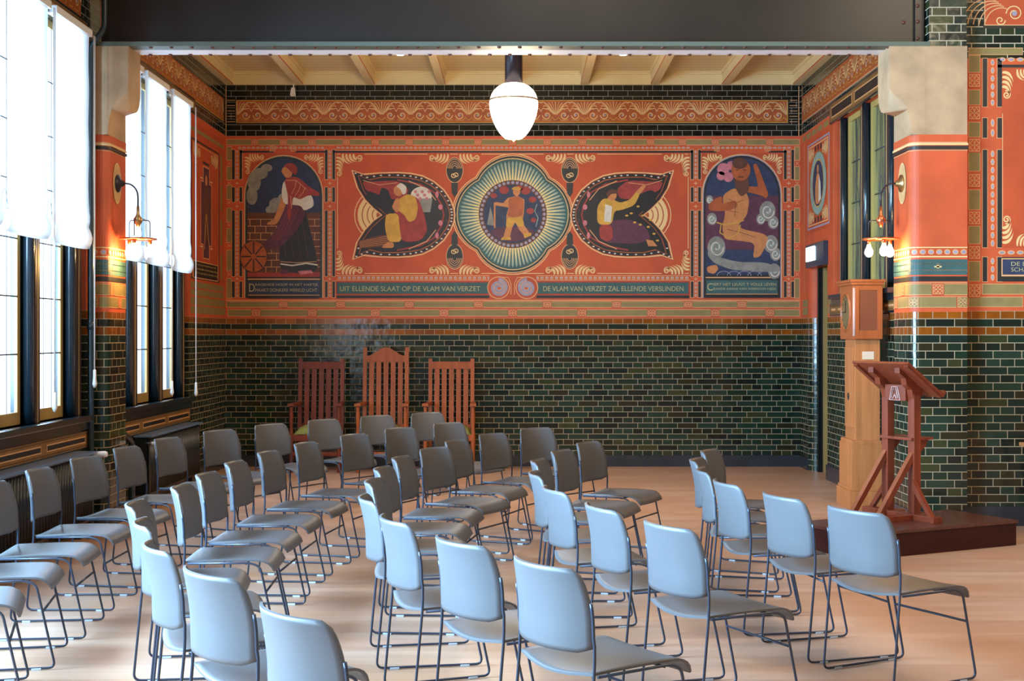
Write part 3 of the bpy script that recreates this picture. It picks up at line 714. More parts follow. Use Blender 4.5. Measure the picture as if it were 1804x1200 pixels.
P.disc(910, 338, 6.5, 7.5, SKIN, 10, 12); P.poly([(900, 334), (906, 329), (914, 329), (919, 334), (912, 335)], GOLD, 10.3)
P.poly([(885, 418), (900, 418), (900, 423), (882, 423)], GOLD, 9.9); P.poly([(922, 412), (936, 410), (936, 415), (924, 420)], GOLD, 9.9)
P.done(mc)
# oval motifs and links
for cx in (801, 1003.8):
    for cy, sg in ((300, 1), (452, -1)):
        P = Paint('oval_motif', FB)
        P.disc(cx, cy, 15.5, 23, LINE, 4, 20); P.disc(cx, cy, 14.3, 21.5, DKP, 4.5, 20)
        for r in (12, 9.3, 6.6, 4): P.arc(cx, cy - sg * 3, r, r * 1.35, (pi if sg > 0 else 0), (2 * pi if sg > 0 else pi), 1, LINE, 5.2, 12)
        P.disc(cx, cy + sg * 9, 9, 9, BLACK, 5.3, 14); P.spiral(cx - 2.4, cy + sg * 9, 5, 1.2, 0, 1.5, CRM, 6); P.spiral(cx + 2.8, cy + sg * 9, 5, 1.2, pi, 1.5, CRM, 6.2)
        if sg > 0: P.poly([(cx - 6, 322), (cx + 6, 322), (cx + 5, 340), (cx, 348), (cx - 5, 340)], DKP, 4.6)
        else: P.poly([(cx - 6, 431), (cx + 6, 431), (cx + 5, 414), (cx, 407), (cx - 5, 414)], DKP, 4.6)
        P.done(mc)
# leaf shapes
def leafpts(mir, g=0.0):
    top = [(619, 299.4), (640, 306), (668, 304), (700, 303), (724, 304.5), (745, 309), (765, 319), (783, 334), (795, 352), (801, 368), (802.5, 379)]
    low = [(802.5, 379), (801, 391), (795, 406), (783, 424), (765, 439), (745, 449), (724, 453), (700, 454.5), (668, 453.5), (640, 451), (620.5, 458)]
    notch = [(627, 428), (640, 407), (655, 390), (671.4, 379), (655, 366), (640, 350), (628, 330)]
    pts = top + low[1:] + notch; cx, cy = 715, 379
    out = []
    for x, y in pts:
        dx, dy = x - cx, y - cy
        if g: 
            l = math.hypot(dx, dy); f = (l - g * (1.6 if (x < 660) else 1)) / l; x, y = cx + dx * f, cy + dy * f
        out.append((x if mir > 0 else 2 * CX - x, y))
    return out
for mir, nm in ((1, 'left'), (-1, 'right')):
    X = (lambda x: x) if mir > 0 else (lambda x: 2 * CX - x)
    P = Paint('leaf_painting', FB)
    # concentric fan in the notch
    for i, (r, mm) in enumerate(((47, CRM), (45.5, FIELD), (41, CRM), (34, RUST), (32, CRM), (25, RUST), (23, CRM), (16, RUST), (14, CRM), (8, RUST))):
        P.disc(X(671), 379, r, r, mm, 3 + i * .25, 28)
    for g, mm, ly in ((0, CRM, 6), (2, FIELD, 6.4), (3.2, BLACK, 6.8), (9, RUST, 7.2), (10.5, BLACK, 7.6)): P.poly(leafpts(mir, g), mm, ly)
    b_ = leafpts(1, 6)
    for i in range(0, 21):
        for f in (0, .5):
            j = (i + 1) % len(b_); x = b_[i][0] * (1 - f) + b_[j][0] * f; y = b_[i][1] * (1 - f) + b_[j][1] * f
            P.disc(X(x), y, 2.2, 1.3, WHT, 7.4, 8)
    for sg in (-1, 1):     # inner veins and flame forms
        P.line([(X(700), 379 + sg * 62), (X(740), 379 + sg * 54), (X(765), 379 + sg * 40), (X(778), 379 + sg * 18), (X(782), 379)], 2.6, CRIM, 8)
        P.line([(X(720), 379 + sg * 60), (X(752), 379 + sg * 46), (X(768), 379 + sg * 26)], 1.4, LINE, 8.2)
        P.disc(X(776), 379 + sg * 14, 4, 5, PINK, 8.4, 10); P.disc(X(770), 379 + sg * 36, 3, 6, PINK, 8.4, 10)
        P.line([(X(786), 379 + sg * 6), (X(790), 379 + sg * 20), (X(780), 379 + sg * 38)], 1.2, PURP, 8.2)
    P.poly([(X(638), 320), (X(660), 320), (X(700), 318), (X(720), 332), (X(716), 350), (X(690), 352), (X(660), 340), (X(645), 336)], CRIM, 8)
    P.poly([(X(640), 342), (X(668), 346), (X(672), 330), (X(684), 334), (X(690), 352), (X(690), 374), (X(672), 370), (X(655), 358)] if mir > 0 else [(X(655), 332), (X(700), 350), (X(690), 372), (X(672), 374), (X(650), 356)], BLACK, 8.6)
    P.line([(X(640), 318), (X(668), 326), (X(700), 322)], 1, LINE, 8.5)
    if mir > 0:
        P.disc(742, 346, 19, 17, WHT, 8.3, 14); P.poly([(732, 350), (762, 350), (758, 374), (740, 374)], GREY, 8.5)
        for k in range(7): P.disc(732 + k * 4, 338 + (k % 3) * 6, 3, 3, PINK, 8.8, 8)
        P.poly([(632, 424), (680, 412), (690, 424), (682, 434), (640, 438), (630, 432)], BROWN, 8.6)
        for k in range(5): P.line([(634, 426 + k * 2.4), (684, 416 + k * 3.4)], .9, SKIN, 8.9)
    # seated generic figure
    if mir > 0:
        P.poly([(700, 356), (720, 344), (736, 348), (746, 372), (754, 406), (742, 424), (716, 427), (704, 420), (700, 384), (694, 378)], CRIM, 9.4)
        P.poly([(680, 377), (702, 376), (704, 400), (708, 426), (684, 427), (678, 400)], GOLD, 9.8)
        P.poly([(704, 350), (718, 342), (732, 346), (737, 366), (732, 388), (720, 392), (712, 378), (694, 366), (698, 356)], GOLD, 10.1)
        P.poly([(690, 366), (696, 352), (702, 348), (706, 364), (700, 376)], SKIN, 10.3)
        P.disc(702, 336, 8.5, 10, SKIN, 10.4, 12); P.poly([(698, 328), (706, 322), (716, 328), (716, 340), (710, 344), (706, 334)], WHT, 10.7)
        P.poly([(684, 426), (694, 428), (694, 437), (672, 437), (676, 432)], SKIN, 9.5)
    else:
        P.poly([(1062, 390), (1110, 386), (1136, 398), (1148, 422), (1120, 430), (1070, 428), (1060, 420)], PURP, 9.4)
        P.poly([(1052, 364), (1062, 350), (1078, 350), (1092, 358), (1110, 352), (1122, 336), (1128, 340), (1118, 362), (1096, 370), (1082, 372), (1078, 396), (1052, 396)], GOLD, 9.8)
        P.poly([(1066, 360), (1078, 364), (1076, 392), (1064, 390)], WHT, 10.1)
        P.poly([(1056, 396), (1078, 396), (1080, 420), (1070, 426), (1056, 420)], CRIM, 9.9)
        P.disc(1078, 344, 8.5, 10, SKIN, 10.2, 12); P.poly([(1068, 340), (1076, 333), (1088, 336), (1088, 341), (1076, 342), (1070, 350)], BROWN, 10.5)
        P.poly([(1120, 338), (1132, 326), (1138, 328), (1128, 342)], SKIN, 10); P.poly([(1138, 422), (1150, 424), (1158, 434), (1142, 434)], SKIN, 9.7)
        for x, y in ((1100, 366), (1112, 376), (1124, 364), (1132, 380), (1128, 396), (1142, 400), (1152, 412), (1118, 392), (1104, 380), (1146, 388), (1158, 424)): P.disc(x, y, 3, 1.8, GOLD, 10.2, 8)
    P.done(mc)

# ------------------------------------------------------------------ side wall ornaments
# left wall: between window and corner (metres along y and z)
P = Paint('x', FLW_)
P.rect(11.3, 4.06, 16.10, 4.35, BLACK, .5); P.rect(11.3, 4.07, 16.02, 4.34, RUST, 1); P.rect(11.3, 4.068, 16.02, 4.08, GOLD, 1.5)
palmette(P, 11.4, 16.0, 4.33, 4.09, 13, .009)
P.rect(7.5, 4.06, 10.8, 4.40, RUST, 1); palmette(P, 7.5, 10.8, 4.39, 4.09, 9, .009)
o = P.done(name='trim_4'); o['kind'] = 'structure'
sm = thing('side_mural', 'narrow red painted panel with dark figure beside the left window', 'mural', (0, 0, 0), group='side wall murals')
P = Paint('border', FLW_)
P.rect(14.35, 1.98, 16.0, 3.84, FIELD, .8)
for z0, z1 in ((3.60, 3.74),): P.rect(14.4, z1, 16.0, z1 + .04, OLIVE, 1.2)
P.frame(14.42, 2.16, 15.78, 3.66, .035, DKP, 1.4, .02); P.frame(14.50, 2.19, 15.72, 3.62, .012, LINE, 1.6, .008)
P.curl(14.52, 3.61, 14.85, 3.45, layer=2); P.curl(15.70, 3.61, 15.35, 3.45, layer=2); P.curl(14.52, 2.2, 14.85, 2.36, layer=2); P.curl(15.70, 2.2, 15.35, 2.36, layer=2)
for z0 in (2.2, 2.6, 3.0, 3.35): P.rect(15.84, z0, 15.93, z0 + .3, OLIVE, 1.4)
P.rect(14.4, 1.985, 16.0, 2.05, OLIVE, 1.2); P.rect(14.4, 2.065, 16.0, 2.13, OLIVE, 1.2)
P.rect(14.4, 1.79, 16.1, 1.87, OLIVE, 1.2); P.rect(14.4, 1.885, 16.1, 1.965, OLIVE, 1.2)
P.done(sm)
P = Paint('painted_scene', FLW_)
P.rect(14.85, 2.55, 15.38, 3.25, LINE, 2); P.rect(14.87, 2.56, 15.36, 3.24, PURP, 2.5); P.rect(14.96, 2.4, 15.27, 3.42, LINE, 2.1); P.rect(14.98, 2.41, 15.25, 3.41, PURP, 2.6)
P.rect(14.96, 3.44, 15.27, 3.47, DKP, 2.2)
for z in (3.27, 2.52): 
    for y in (14.83, 15.3): P.rect(y, z, y + .12, z + .014, CRM, 2.2)
P.poly([(15.05, 3.2), (15.18, 3.2), (15.26, 2.9), (15.2, 2.6), (15.02, 2.6), (14.96, 2.9)], BROWN, 3); P.disc(15.11, 3.27, .06, .06, SKIN, 3.2, 12)
P.line([(15.02, 2.5), (15.1, 2.9)], .03, SKIN, 3.4); P.line([(15.25, 2.55), (15.12, 2.9)], .02, GOLD, 3.4)
P.done(sm)
P = Paint('inscription_panel', FLW_); P.rect(14.5, 2.17, 15.7, 2.36, LINE, 3.4); P.rect(14.53, 2.18, 15.68, 2.35, BLACK, 3.8)
for z in (2.31, 2.265, 2.22):
    y = 14.6
    while y < 15.6:
        w = random.uniform(.05, .12); P.rect(y, z, y + w, z + .018, OLIVE, 4.2); y += w + .03
P.done(sm)
# right wall
P = Paint('x', FRW_)
P.rect(11.4, 4.06, 16.05, 4.36, RUST, 1); palmette(P, 11.4, 16.0, 4.34, 4.09, 13, .009); P.rect(11.4, 4.055, 16.05, 4.065, LINE, 1.5)
P.rect(14.36, 1.79, 14.7, 1.87, OLIVE, 1.2); P.rect(14.36, 1.885, 14.7, 1.965, OLIVE, 1.2)
P.rect(15.72, 1.79, 16.0, 1.87, OLIVE, 1.2); P.rect(15.72, 1.885, 16.0, 1.965, OLIVE, 1.2)
P.rect(14.4, 3.82, 16.0, 3.88, OLIVE, 1)
for y in (14.6, 14.9, 15.2, 15.5, 15.8): P.rect(y, 3.82, y + .06, 3.88, FIELD, 1.5)
for y in (14.42, 15.92): P.line([(y, 2.05), (y, 3.78)], .014, LINE, 1.4)
o = P.done(name='trim_5'); o['kind'] = 'structure'
sm = thing('side_mural', 'tall oval wreath painting with blue centre above the exit doorway', 'mural', (0, 0, 0), group='side wall murals')
P = Paint('border', FRW_)
P.rect(14.5, 2.72, 15.8, 3.8, FIELD, .9); P.frame(14.62, 2.76, 15.74, 3.74, .03, LAV, 1.2, .02); P.frame(14.68, 2.8, 15.68, 3.70, .014, CRM, 1.4, .01)
P.curl(14.7, 3.68, 14.98, 3.52, layer=2); P.curl(15.66, 3.68, 15.38, 3.52, layer=2); P.curl(14.7, 2.82, 14.98, 2.98, layer=2); P.curl(15.66, 2.82, 15.38, 2.98, layer=2)
for y in (15.0, 15.14, 15.28):
    for z in (3.62, 2.82): P.rect(y, z, y + .07, z + .06, DKP, 2)
P.disc(15.18, 3.25, .42, .36, OLIVE, 2.2, 32); P.disc(15.18, 3.25, .40, .345, PALET, 2.6, 32); P.disc(15.18, 3.25, .29, .27, GOLD, 3, 28); P.disc(15.18, 3.25, .27, .255, BLUE, 3.4, 28)
P.done(sm)
P = Paint('painted_scene', FRW_)
P.poly([(15.05, 3.02), (15.3, 3.02), (15.32, 3.2), (15.24, 3.36), (15.12, 3.36), (15.04, 3.2)], SKIN, 3.8); P.poly([(15.02, 3.06), (15.15, 3.04), (15.13, 3.34), (15.05, 3.25)], WHT, 4.2); P.disc(15.18, 3.41, .05, .05, SKIN, 4, 12)
P.done(sm)

# ------------------------------------------------------------------ piers
def rr_path(x0, x1, y0, y1, r, side, n=6):
    """outline of a pier: front face y0, free side at x (side=-1: left free, +1: right free), rounded corner"""
    if side < 0:
        return [(x0, y1), (x0, y0 + r)] + [(x0 + r - r * cos(pi / 2 * k / n), y0 + r - r * sin(pi / 2 * k / n)) for k in range(1, n + 1)] + [(x1, y0)]
    return [(x0, y0), (x1 - r, y0)] + [(x1 - r + r * sin(pi / 2 * k / n), y0 + r - r * cos(pi / 2 * k / n)) for k in range(1, n + 1)] + [(x1, y1)]
def extr(bm, path, z0, z1, mi=0, off=0.0, uv0=0.0):
    lay = bm.loops.layers.uv.verify(); acc = uv0
    P_ = [Vector(p) for p in path]; Q = []
    for i, p in enumerate(P_):
        a = P_[max(0, i - 1)]; b = P_[min(len(P_) - 1, i + 1)]; d = (b - a).normalized(); Q.append(p + Vector((d.y, -d.x)) * off)
    vs = []
    for p, q in zip(Q, Q[1:]):
        d = (q - p).length
        f = bm.faces.new([bm.verts.new((*p, z0)), bm.verts.new((*q, z0)), bm.verts.new((*q, z1)), bm.verts.new((*p, z1))]); f.material_index = mi; f.smooth = True
        for l, t in zip(f.loops, ((acc, z0), (acc + d, z0), (acc + d, z1), (acc, z1))): l[lay].uv = t
        acc += d
    return Q
PM = [T_LOW, RED, CONC, T_HALL, STONE] + PAINT
def PMi(m): return 5 + PAINT.index(m)
XPR0, XPR1 = 3.165, px_(1704)               # right pier
XPL0, XPL1 = XL - .05, -3.326               # left pier
bandsR = [(237, 250, RED), (250, 252.5, LINE), (252.5, 256, CRM), (257.5, 263, DKP), (264, 265.5, LINE), (435, 437, CRM), (451, 453.5, CRM), (457, 484, TEAL), (464.5, 465.5, LINE), (475.5, 476.5, LINE), (487, 495.5, DKP), (497, 498, LINE), (499.5, 500.5, LINE), (501, 519, OLIVE), (519, 520, LINE), (522.5, 523.5, LINE), (524, 541, OLIVE), (541, 542, LINE)]
CORN = (3.38, 3.58)
def pier(name, path, side, xout, xp, yc, hy):
    bm = bmesh.new()
    extr(bm, path, .14, 1.745, 0); extr(bm, path, 1.745, 3.16, 1); extr(bm, path, 0, .14, 4, off=.012)
    extr(bm, path, 3.16, 3.895, 2)
    # corbel: loft of sections that close to a keel
    sg = -1 if side < 0 else 1; y0, y1 = YF, YBK
    secs = []
    for k in range(13):
        t = k / 12
        if k == 0: z = 3.895; f = 0
        else: z = CORN[1] - (CORN[1] - CORN[0]) * (k - 1) / 11; f = (k - 1) / 11
        h = hy * math.sqrt(max(0.0, 1 - f * f)) if k else hy
        s_ = .5 - .5 * cos(pi * min(1, f * 1.0)); xf = xout + (xp + sg * .03 - xout) * s_
        secs.append([(xp - sg * .12, y0 - .001), (xf, y0 - .001), (xout, yc - max(h, .004)), (xout, yc + max(h, .004)), (xf, y1), (xp - sg * .12, y1)])
        secs[-1] = [(x, y, z) for x, y in secs[-1]]
    R = [[bm.verts.new(p) for p in s] for s in secs]
    for A, B in zip(R, R[1:]):
        for i in range(5):
            f = bm.faces.new((A[i], A[i + 1], B[i + 1], B[i])); f.material_index = 2
            if R.index(A) > 0: f.smooth = i in (1, 3)
    bm.faces.new(R[-1]).material_index = 2; bm.faces.new(R[0][::-1]).material_index = 2
    # curved foot of the corbel running down into the pier
    ft = []
    for k in range(9):
        t = k / 8; z = CORN[0] + .0 - t * .2; x = xp + sg * .03 * (1 - t) ** 2
        ft.append([(xp - sg * .12, y0 - .001, z), (x, y0 - .001, z), (x, y1 + .02, z), (xp - sg * .12, y1 + .02, z)])
    R = [[bm.verts.new(p) for p in s] for s in ft]
    for A, B in zip(R, R[1:]):
        for i in range(3): bm.faces.new((A[i], A[i + 1], B[i + 1], B[i])).material_index = 2
    # painted bands wrap round the pier
    for v0, v1, m in bandsR:
        a, b = pz_(v1), pz_(v0)
        extr(bm, path, a, b, PMi(m), off=.012 if m in (CRM, DKP) and v0 < 270 else .003)
        if m in (CRM, DKP) and v0 < 270: pass
    # oval chain and flowers along the path
    Q = [Vector(p) for p in path]; L = [0]
    for p, q in zip(Q, Q[1:]): L.append(L[-1] + (q - p).length)
    def at(s, z, off):
        for i in range(len(Q) - 1):
            if s <= L[i + 1] or i == len(Q) - 2:
                t = (s - L[i]) / (L[i + 1] - L[i]); p = Q[i].lerp(Q[i + 1], t); d = (Q[i + 1] - Q[i]).normalized(); p = p + Vector((d.y, -d.x)) * off; return (p.x, p.y, z)
    fn = lambda a, b, o: Vector(at(a, b, .003 + o))
    P = Paint('x', fn); P.bm.free(); P.bm = bmesh.new()
    zc = pz_(444); n = int(L[-1] / .066)
    for k in range(n):
        c = .03 + k * .066; P.disc(c, zc, .026, .022, LINE, 1, 10); P.disc(c, zc, .018, .014, LAV, 2, 8)
    for c in [x * .4 + .28 for x in range(int(L[-1] / .4) + 1)]:
        if c + .06 < L[-1]:
            P.rect(c - .05, pz_(520), c + .05, pz_(500), FIELD, 1); P.flower(c - .042, pz_(518.5), c + .042, pz_(501.5), 2)
        c2 = c - .2
        if .05 < c2 < L[-1] - .05: P.rect(c2 - .05, pz_(542), c2 + .05, pz_(523), FIELD, 1); P.flower(c2 - .042, pz_(541), c2 + .042, pz_(524.5), 2)
        if c + .05 < L[-1]: P.line([(c - .03, pz_(470)), (c + .03, pz_(470))], .012, CRM, 2); P.line([(c, pz_(473)), (c, pz_(467))], .02, CRM, 2)
    ob = struct(name, bm, PM, smooth='keep')
    o = newobj('painted_ornament', P.bm, PAINT, ob, smooth='keep')
    # closing faces to the wall
    return ob
pr = rr_path(XPR0, XPR1, YF, YBK + .15, .085, -1) + [(XPR1, YH + .05)]
pier('trim_6', pr, -1, px_(1567), XPR0, (YF + YBK) / 2, (YBK - YF) / 2)
pl = rr_path(XPL0, XPL1, YF, YBK + .15, .085, 1)
pier('trim_7', pl, 1, px_(226), XPL1, (YF + YBK) / 2, (YBK - YF) / 2)
# brick pillar above the right pier
bm = bmesh.new(); box(bm, (px_(1638.5), YF + .02, 3.895), (px_(1704), YH + .1, 6.5)); struct('trim_8', bm, T_HALL)
# painted rosettes on the inner faces of the piers
for (xx, sg, lab, yy) in ((XPL1, 1, 'left', 11.25), (XPR0, -1, 'right', 11.25)):
    fn = lambda a, b, o: Vector((xx + sg * (.004 + o), a, b))
    P = Paint('x', fn); zc = 2.81
    P.disc(yy, zc, .115, .17, CRM, 1, 28); P.disc(yy, zc, .105, .155, LINE, 2, 28)
    for k in range(24):
        t = 2 * pi * k / 24; P.line([(yy + .05 * cos(t), zc + .075 * sin(t)), (yy + .1 * cos(t), zc + .15 * sin(t))], .008, CRM, 3)
    o = P.done(name='painted_rosette'); tag(o, 'painted cream sunburst rosette behind the %s wall lamp' % lab, 'painted ornament', 'painted rosettes')

# hall wall ornaments right of the pier
P = Paint('x', FHW_)
def olr(u0, v0, u1, v1): P.rect(u0, v0, u1, v1, LINE, 1); P.rect(u0 + 1, v0 + 1, u1 - 1, v1 - 1, OLIVE, 2)
olr(1706, 500, 1728, 519); olr(1730, 500, 2500, 519); olr(1706, 523, 1802, 541); olr(1824, 523, 2500, 541); olr(1706, 84, 1802, 97); olr(1824, 84, 2500, 97)
for v0, v1 in ((97, 128), (158, 185), (215, 242), (268, 302), (334, 370), (398, 430), (460, 496)): olr(1706, v0, 1727, v1)
for v0 in (130, 187, 244, 306, 372, 433, 500): P.rect(1706, v0, 1727, v0 + 25, FIELD, 2.5); P.flower(1707, v0 + 1, 1726, v0 + 23, 3)
for v0, v1 in ((103, 188), (208, 243), (264, 436), (453, 496)):
    for a in (1731, 1757): P.rect(a - 1, v0 - 1, a + 9, v1 + 1, LINE, 1); P.rect(a, v0, a + 8, v1, DKP, 2)
    P.chain_v(1748.5, v0, v1, 7, 14, 2)
P.chain_h(1757, 2500, 105, 8, 16, 2); P.chain_h(1757, 2500, 445, 8, 16, 2)
P.rect(1757, 114, 2500, 119, DKP, 2); P.rect(1765, 120, 2500, 436, FIELD, 2.4); P.line([(1766, 200), (1766, 400)], 1.4, LINE, 3)
P.curl(1790, 122, 1826, 142, layer=3); P.curl(1765, 125, 1785, 176, swap=True, layer=3); P.curl(1790, 434, 1826, 412, layer=3); P.curl(1765, 430, 1785, 378, swap=True, layer=3)
P.rect(1757, 453, 2500, 496, DKP, 2.4); P.rect(1764, 455, 2500, 487, LINE, 2.8); P.rect(1766, 457, 2500, 484, BLUE, 3.2)
P.rect(1732, 0, 2500, 50, BLACK, 1); P.rect(1734, 0, 2500, 45, LINE, 1.4); P.rect(1735.5, -30, 2500, 43.5, FIELD, 1.8)
P.spiral(1787, 24, 15, 1.6, pi, 2, CRM, 3); P.disc(1787, 24, 4.5, 4.5, LAV, 3.4, 10); P.spiral(1762, 36, 9, 1.3, 0, 2, CRM, 3)
for k in range(5): P.arc(1740 + k * 6, 50, 46 - k * 4, 52 - k * 4, pi * 1.05, pi * 1.6, 1.8, LINE, 2.6)
o = P.done(name='trim_9'); o['kind'] = 'structure'
text_mesh(o, 'lettering', 'DE D', FHW_, 1781, 1810, 468.5, 7, LETT, .006)
text_mesh(o, 'lettering', 'SCHA', FHW_, 1781, 1810, 478.5, 7, LETT, .006)

# baseboards
bm = bmesh.new(); box(bm, (XL, YB - .02, 0), (XR, YB, .135)); struct('baseboard_back', bm, STONE)
bm = bmesh.new(); box(bm, (XL, YBK + .15, 0), (XL + .02, YB, .135)); struct('baseboard_left', bm, STONE)
bm = bmesh.new(); box(bm, (XR - .02, YBK + .15, 0), (XR, DY0, .16)); box(bm, (XR - .02, DY1 + .1, 0), (XR, YB, .135)); struct('baseboard_right', bm, STONE)
bm = bmesh.new(); box(bm, (XPR1 + .01, YH - .02, 0), (9, YH, .16)); struct('baseboard_hall', bm, STONE)

# ------------------------------------------------------------------ windows
def window(idx, X, sg, leaves, z0, z1, wood, pane, jamb0, jamb1, leadN=5, lead_v=(.33, .66)):
    """X wall plane, sg = direction into the room; leaves list of (y0,y1)"""
    root = bpy.data.objects.new('window_%d' % idx, None); C.objects.link(root); root['kind'] = 'structure'
    xo = X - sg * .10                                                   # leaf plane, set back in the wall
    bm = bmesh.new()
    edges = [jamb0] + [y for l in leaves for y in l] + [jamb1]
    for i in range(0, len(edges), 2):
        a, b = edges[i], edges[i + 1]
        if b - a < .02: continue
        box(bm, (min(xo, X - sg * .16), a, z0), (max(xo, X - sg * .16), b, z1))
        if i == len(edges) - 2: a, b = a, b
        tube(bm, [(X - sg * .045, a + .05, z0), (X - sg * .045, a + .05, z1)], .04, 12)
        tube(bm, [(X - sg * .075, a + .11, z0), (X - sg * .075, a + .11, z1)], .018, 8)
    newobj('dark_posts', bm, DPOST, root)
    bm = bmesh.new()
    for i in range(0, len(edges), 2):
        a, b = edges[i], edges[i + 1]
        if b - a > .2: box(bm, (min(xo, X - sg * .03), a + .14, z0), (max(xo, X - sg * .03), b - .02, z1), bev=.004)
    newobj('brown_stiles', bm, BRN, root)
    bm = bmesh.new()
    for i in range(0, len(edges), 2):
        a, b = edges[i], edges[i + 1]
        if b - a > .2: box(bm, (X - sg * .03 - .002, (a + b) / 2 + .055, z0), (X - sg * .03 + .002, (a + b) / 2 + .063, z1))
    newobj('cream_line', bm, CRM, root)
    for (a, b) in leaves:
        bm = bmesh.new(); w = .055; x0, x1 = sorted((xo - sg * .012, xo + sg * (.03 if sg < 0 else .012))); w = .085 if sg < 0 else w
        box(bm, (x0, a, z0), (x1, a + w, z1), bev=.006); box(bm, (x0, b - w, z0), (x1, b, z1), bev=.006)
        box(bm, (x0, a + w, z0), (x1, b - w, z0 + .09), bev=.006); box(bm, (x0, a + w, z1 - .06), (x1, b - w, z1), bev=.006)
        lf = newobj('casement_frame', bm, wood, root)
        bm = bmesh.new(); box(bm, (xo - .002, a + w, z0 + .09), (xo + .002, b - w, z1 - .06)); newobj('glass_pane', bm, pane, lf)
        bm = bmesh.new(); nb = max(2, int(round((z1 - z0) / .42)))
        for k in range(1, nb):
            z = z0 + .09 + (z1 - z0 - .15) * k / nb; tube(bm, [(xo + sg * .008, a + w, z), (xo + sg * .008, b - w, z)], .006, 6)
        for f in lead_v: tube(bm, [(xo + sg * .004, a + w + (b - a - 2 * w) * f, z0 + .09), (xo + sg * .004, a + w + (b - a - 2 * w) * f, z1 - .06)], .0028, 5)
        zc = z0 + .09 + (z1 - z0 - .15) * .47; ww = (b - a - 2 * w)
        for f in (.25, .6): tube(bm, [(xo + sg * .004, a + w + ww * (f - .18 + .3 * t_), zc + .22 * sin(pi * t_ * .9)) for t_ in [q / 8 for q in range(9)]], .0026, 5)
        newobj('lead_bars', bm, LEAD, lf)
    return root
window(1, XL, 1, [(8.17, 8.82), (9.08, 9.73), (9.99, 10.64)], .92, 3.95, OCHRE, GLASS, 7.9, 10.93)
window(2, XL, 1, [(11.62, 12.22), (12.53, 13.10), (13.43, 14.03)], .92, 3.95, OCHRE, GLASS, 11.5, 14.3)
window(3, XR, -1, [(11.63, 12.28), (12.54, 13.19), (13.45, 14.1)], 1.98, 3.81, YELW, STAIN, 11.5, 14.3)
# something dim beyond the inner window and the doorway
bm = bmesh.new(); box(bm, (XR + .9, 11.2, 0), (XR + 1.0, 16.5, 4.9)); box(bm, (XR + .3, 11.45, 0), (XR + 1, 11.5, 4.9)); box(bm, (XR + .3, 11.5, 4.8), (XR + 1, 16.2, 4.9)); struct('wall_passage', bm, mat('passage_paint', srgb(60, 58, 50), .8, noise=.1))
# sills and ornament panels under / over the windows
def sill(idx, X, sg, y0, y1, z, zb, h=.05):
    bm = bmesh.new(); a, b = sorted((X - sg * .12, X + sg * .07)); box(bm, (a, y0, z - h), (b, y1, z), bev=.01)
    a, b = sorted((X, X + sg * .04)); box(bm, (a, y0 + .02, z - .11), (b, y1 - .02, z - h))
    o = struct('trim_%d' % idx, bm, DPOST)
def ornpanel(idx, X, sg, y0, y1, z0, z1, bars):
    a, b = sorted((X, X + sg * .02)); bm = bmesh.new(); box(bm, (a, y0 - .03, z0 - .02), (b, y1 + .03, z1 + .02)); o = struct('trim_%d' % idx, bm, DPOST)
    fn = lambda y, z, off: Vector((X + sg * (.02 + off), y, z)); P = Paint('x', fn)
    P.rect(y0, z0, y1, z1, OCHP, 1)
    n = len(bars); yy = y0 + .07; 
    for (p, q) in bars: P.rect(p - .012, z0 + .035, q + .012, z1 - .035, LINE, 2); P.rect(p, z0 + .045, q, z1 - .045, BLACK, 3)
    P.rect(y0, z0 + .01, y1, z0 + .016, BRNP, 2); P.rect(y0, z1 - .016, y1, z1 - .01, BRNP, 2)
    newobj('painted_ornament', P.bm, PAINT, o, smooth='keep')
OCHP = mat('painted_ochre_border', srgb(134, 94, 46), .55, noise=.15, scale=14); PAINT.append(OCHP)
BRNP = mat('painted_dark_brown', srgb(70, 44, 28), .55, noise=.1); PAINT.append(BRNP)
sill(10, XL, 1, 7.9, 10.93, .92, .77); sill(11, XL, 1, 11.5, 14.34, .92, .77); sill(12, XR, -1, 11.5, 14.4, 1.98, 1.78)
gb = lambda lst: [(a + .07, b - .07) for a, b in zip(lst, lst[1:])]
ornpanel(13, XL, 1, 7.9, 10.9, .665, .79, gb([7.9, 8.95, 9.9, 10.9])); ornpanel(14, XL, 1, 11.55, 14.3, .665, .79, gb([11.55, 12.45, 13.35, 14.3]))
ornpanel(15, XR, -1, 11.5, 14.5, 1.78, 1.87, gb([11.5, 12.4, 13.3, 14.2, 14.5]))
ornpanel(16, XL, 1, 7.9, 10.9, 3.95, 4.05, gb([7.9, 8.95, 9.9, 10.9])); ornpanel(17, XL, 1, 11.5, 14.5, 3.95, 4.05, gb([11.5, 12.45, 13.4, 14.4]))
ornpanel(18, XR, -1, 11.5, 14.5, 3.82, 4.0, gb([11.5, 12.5, 13.5, 14.5]))

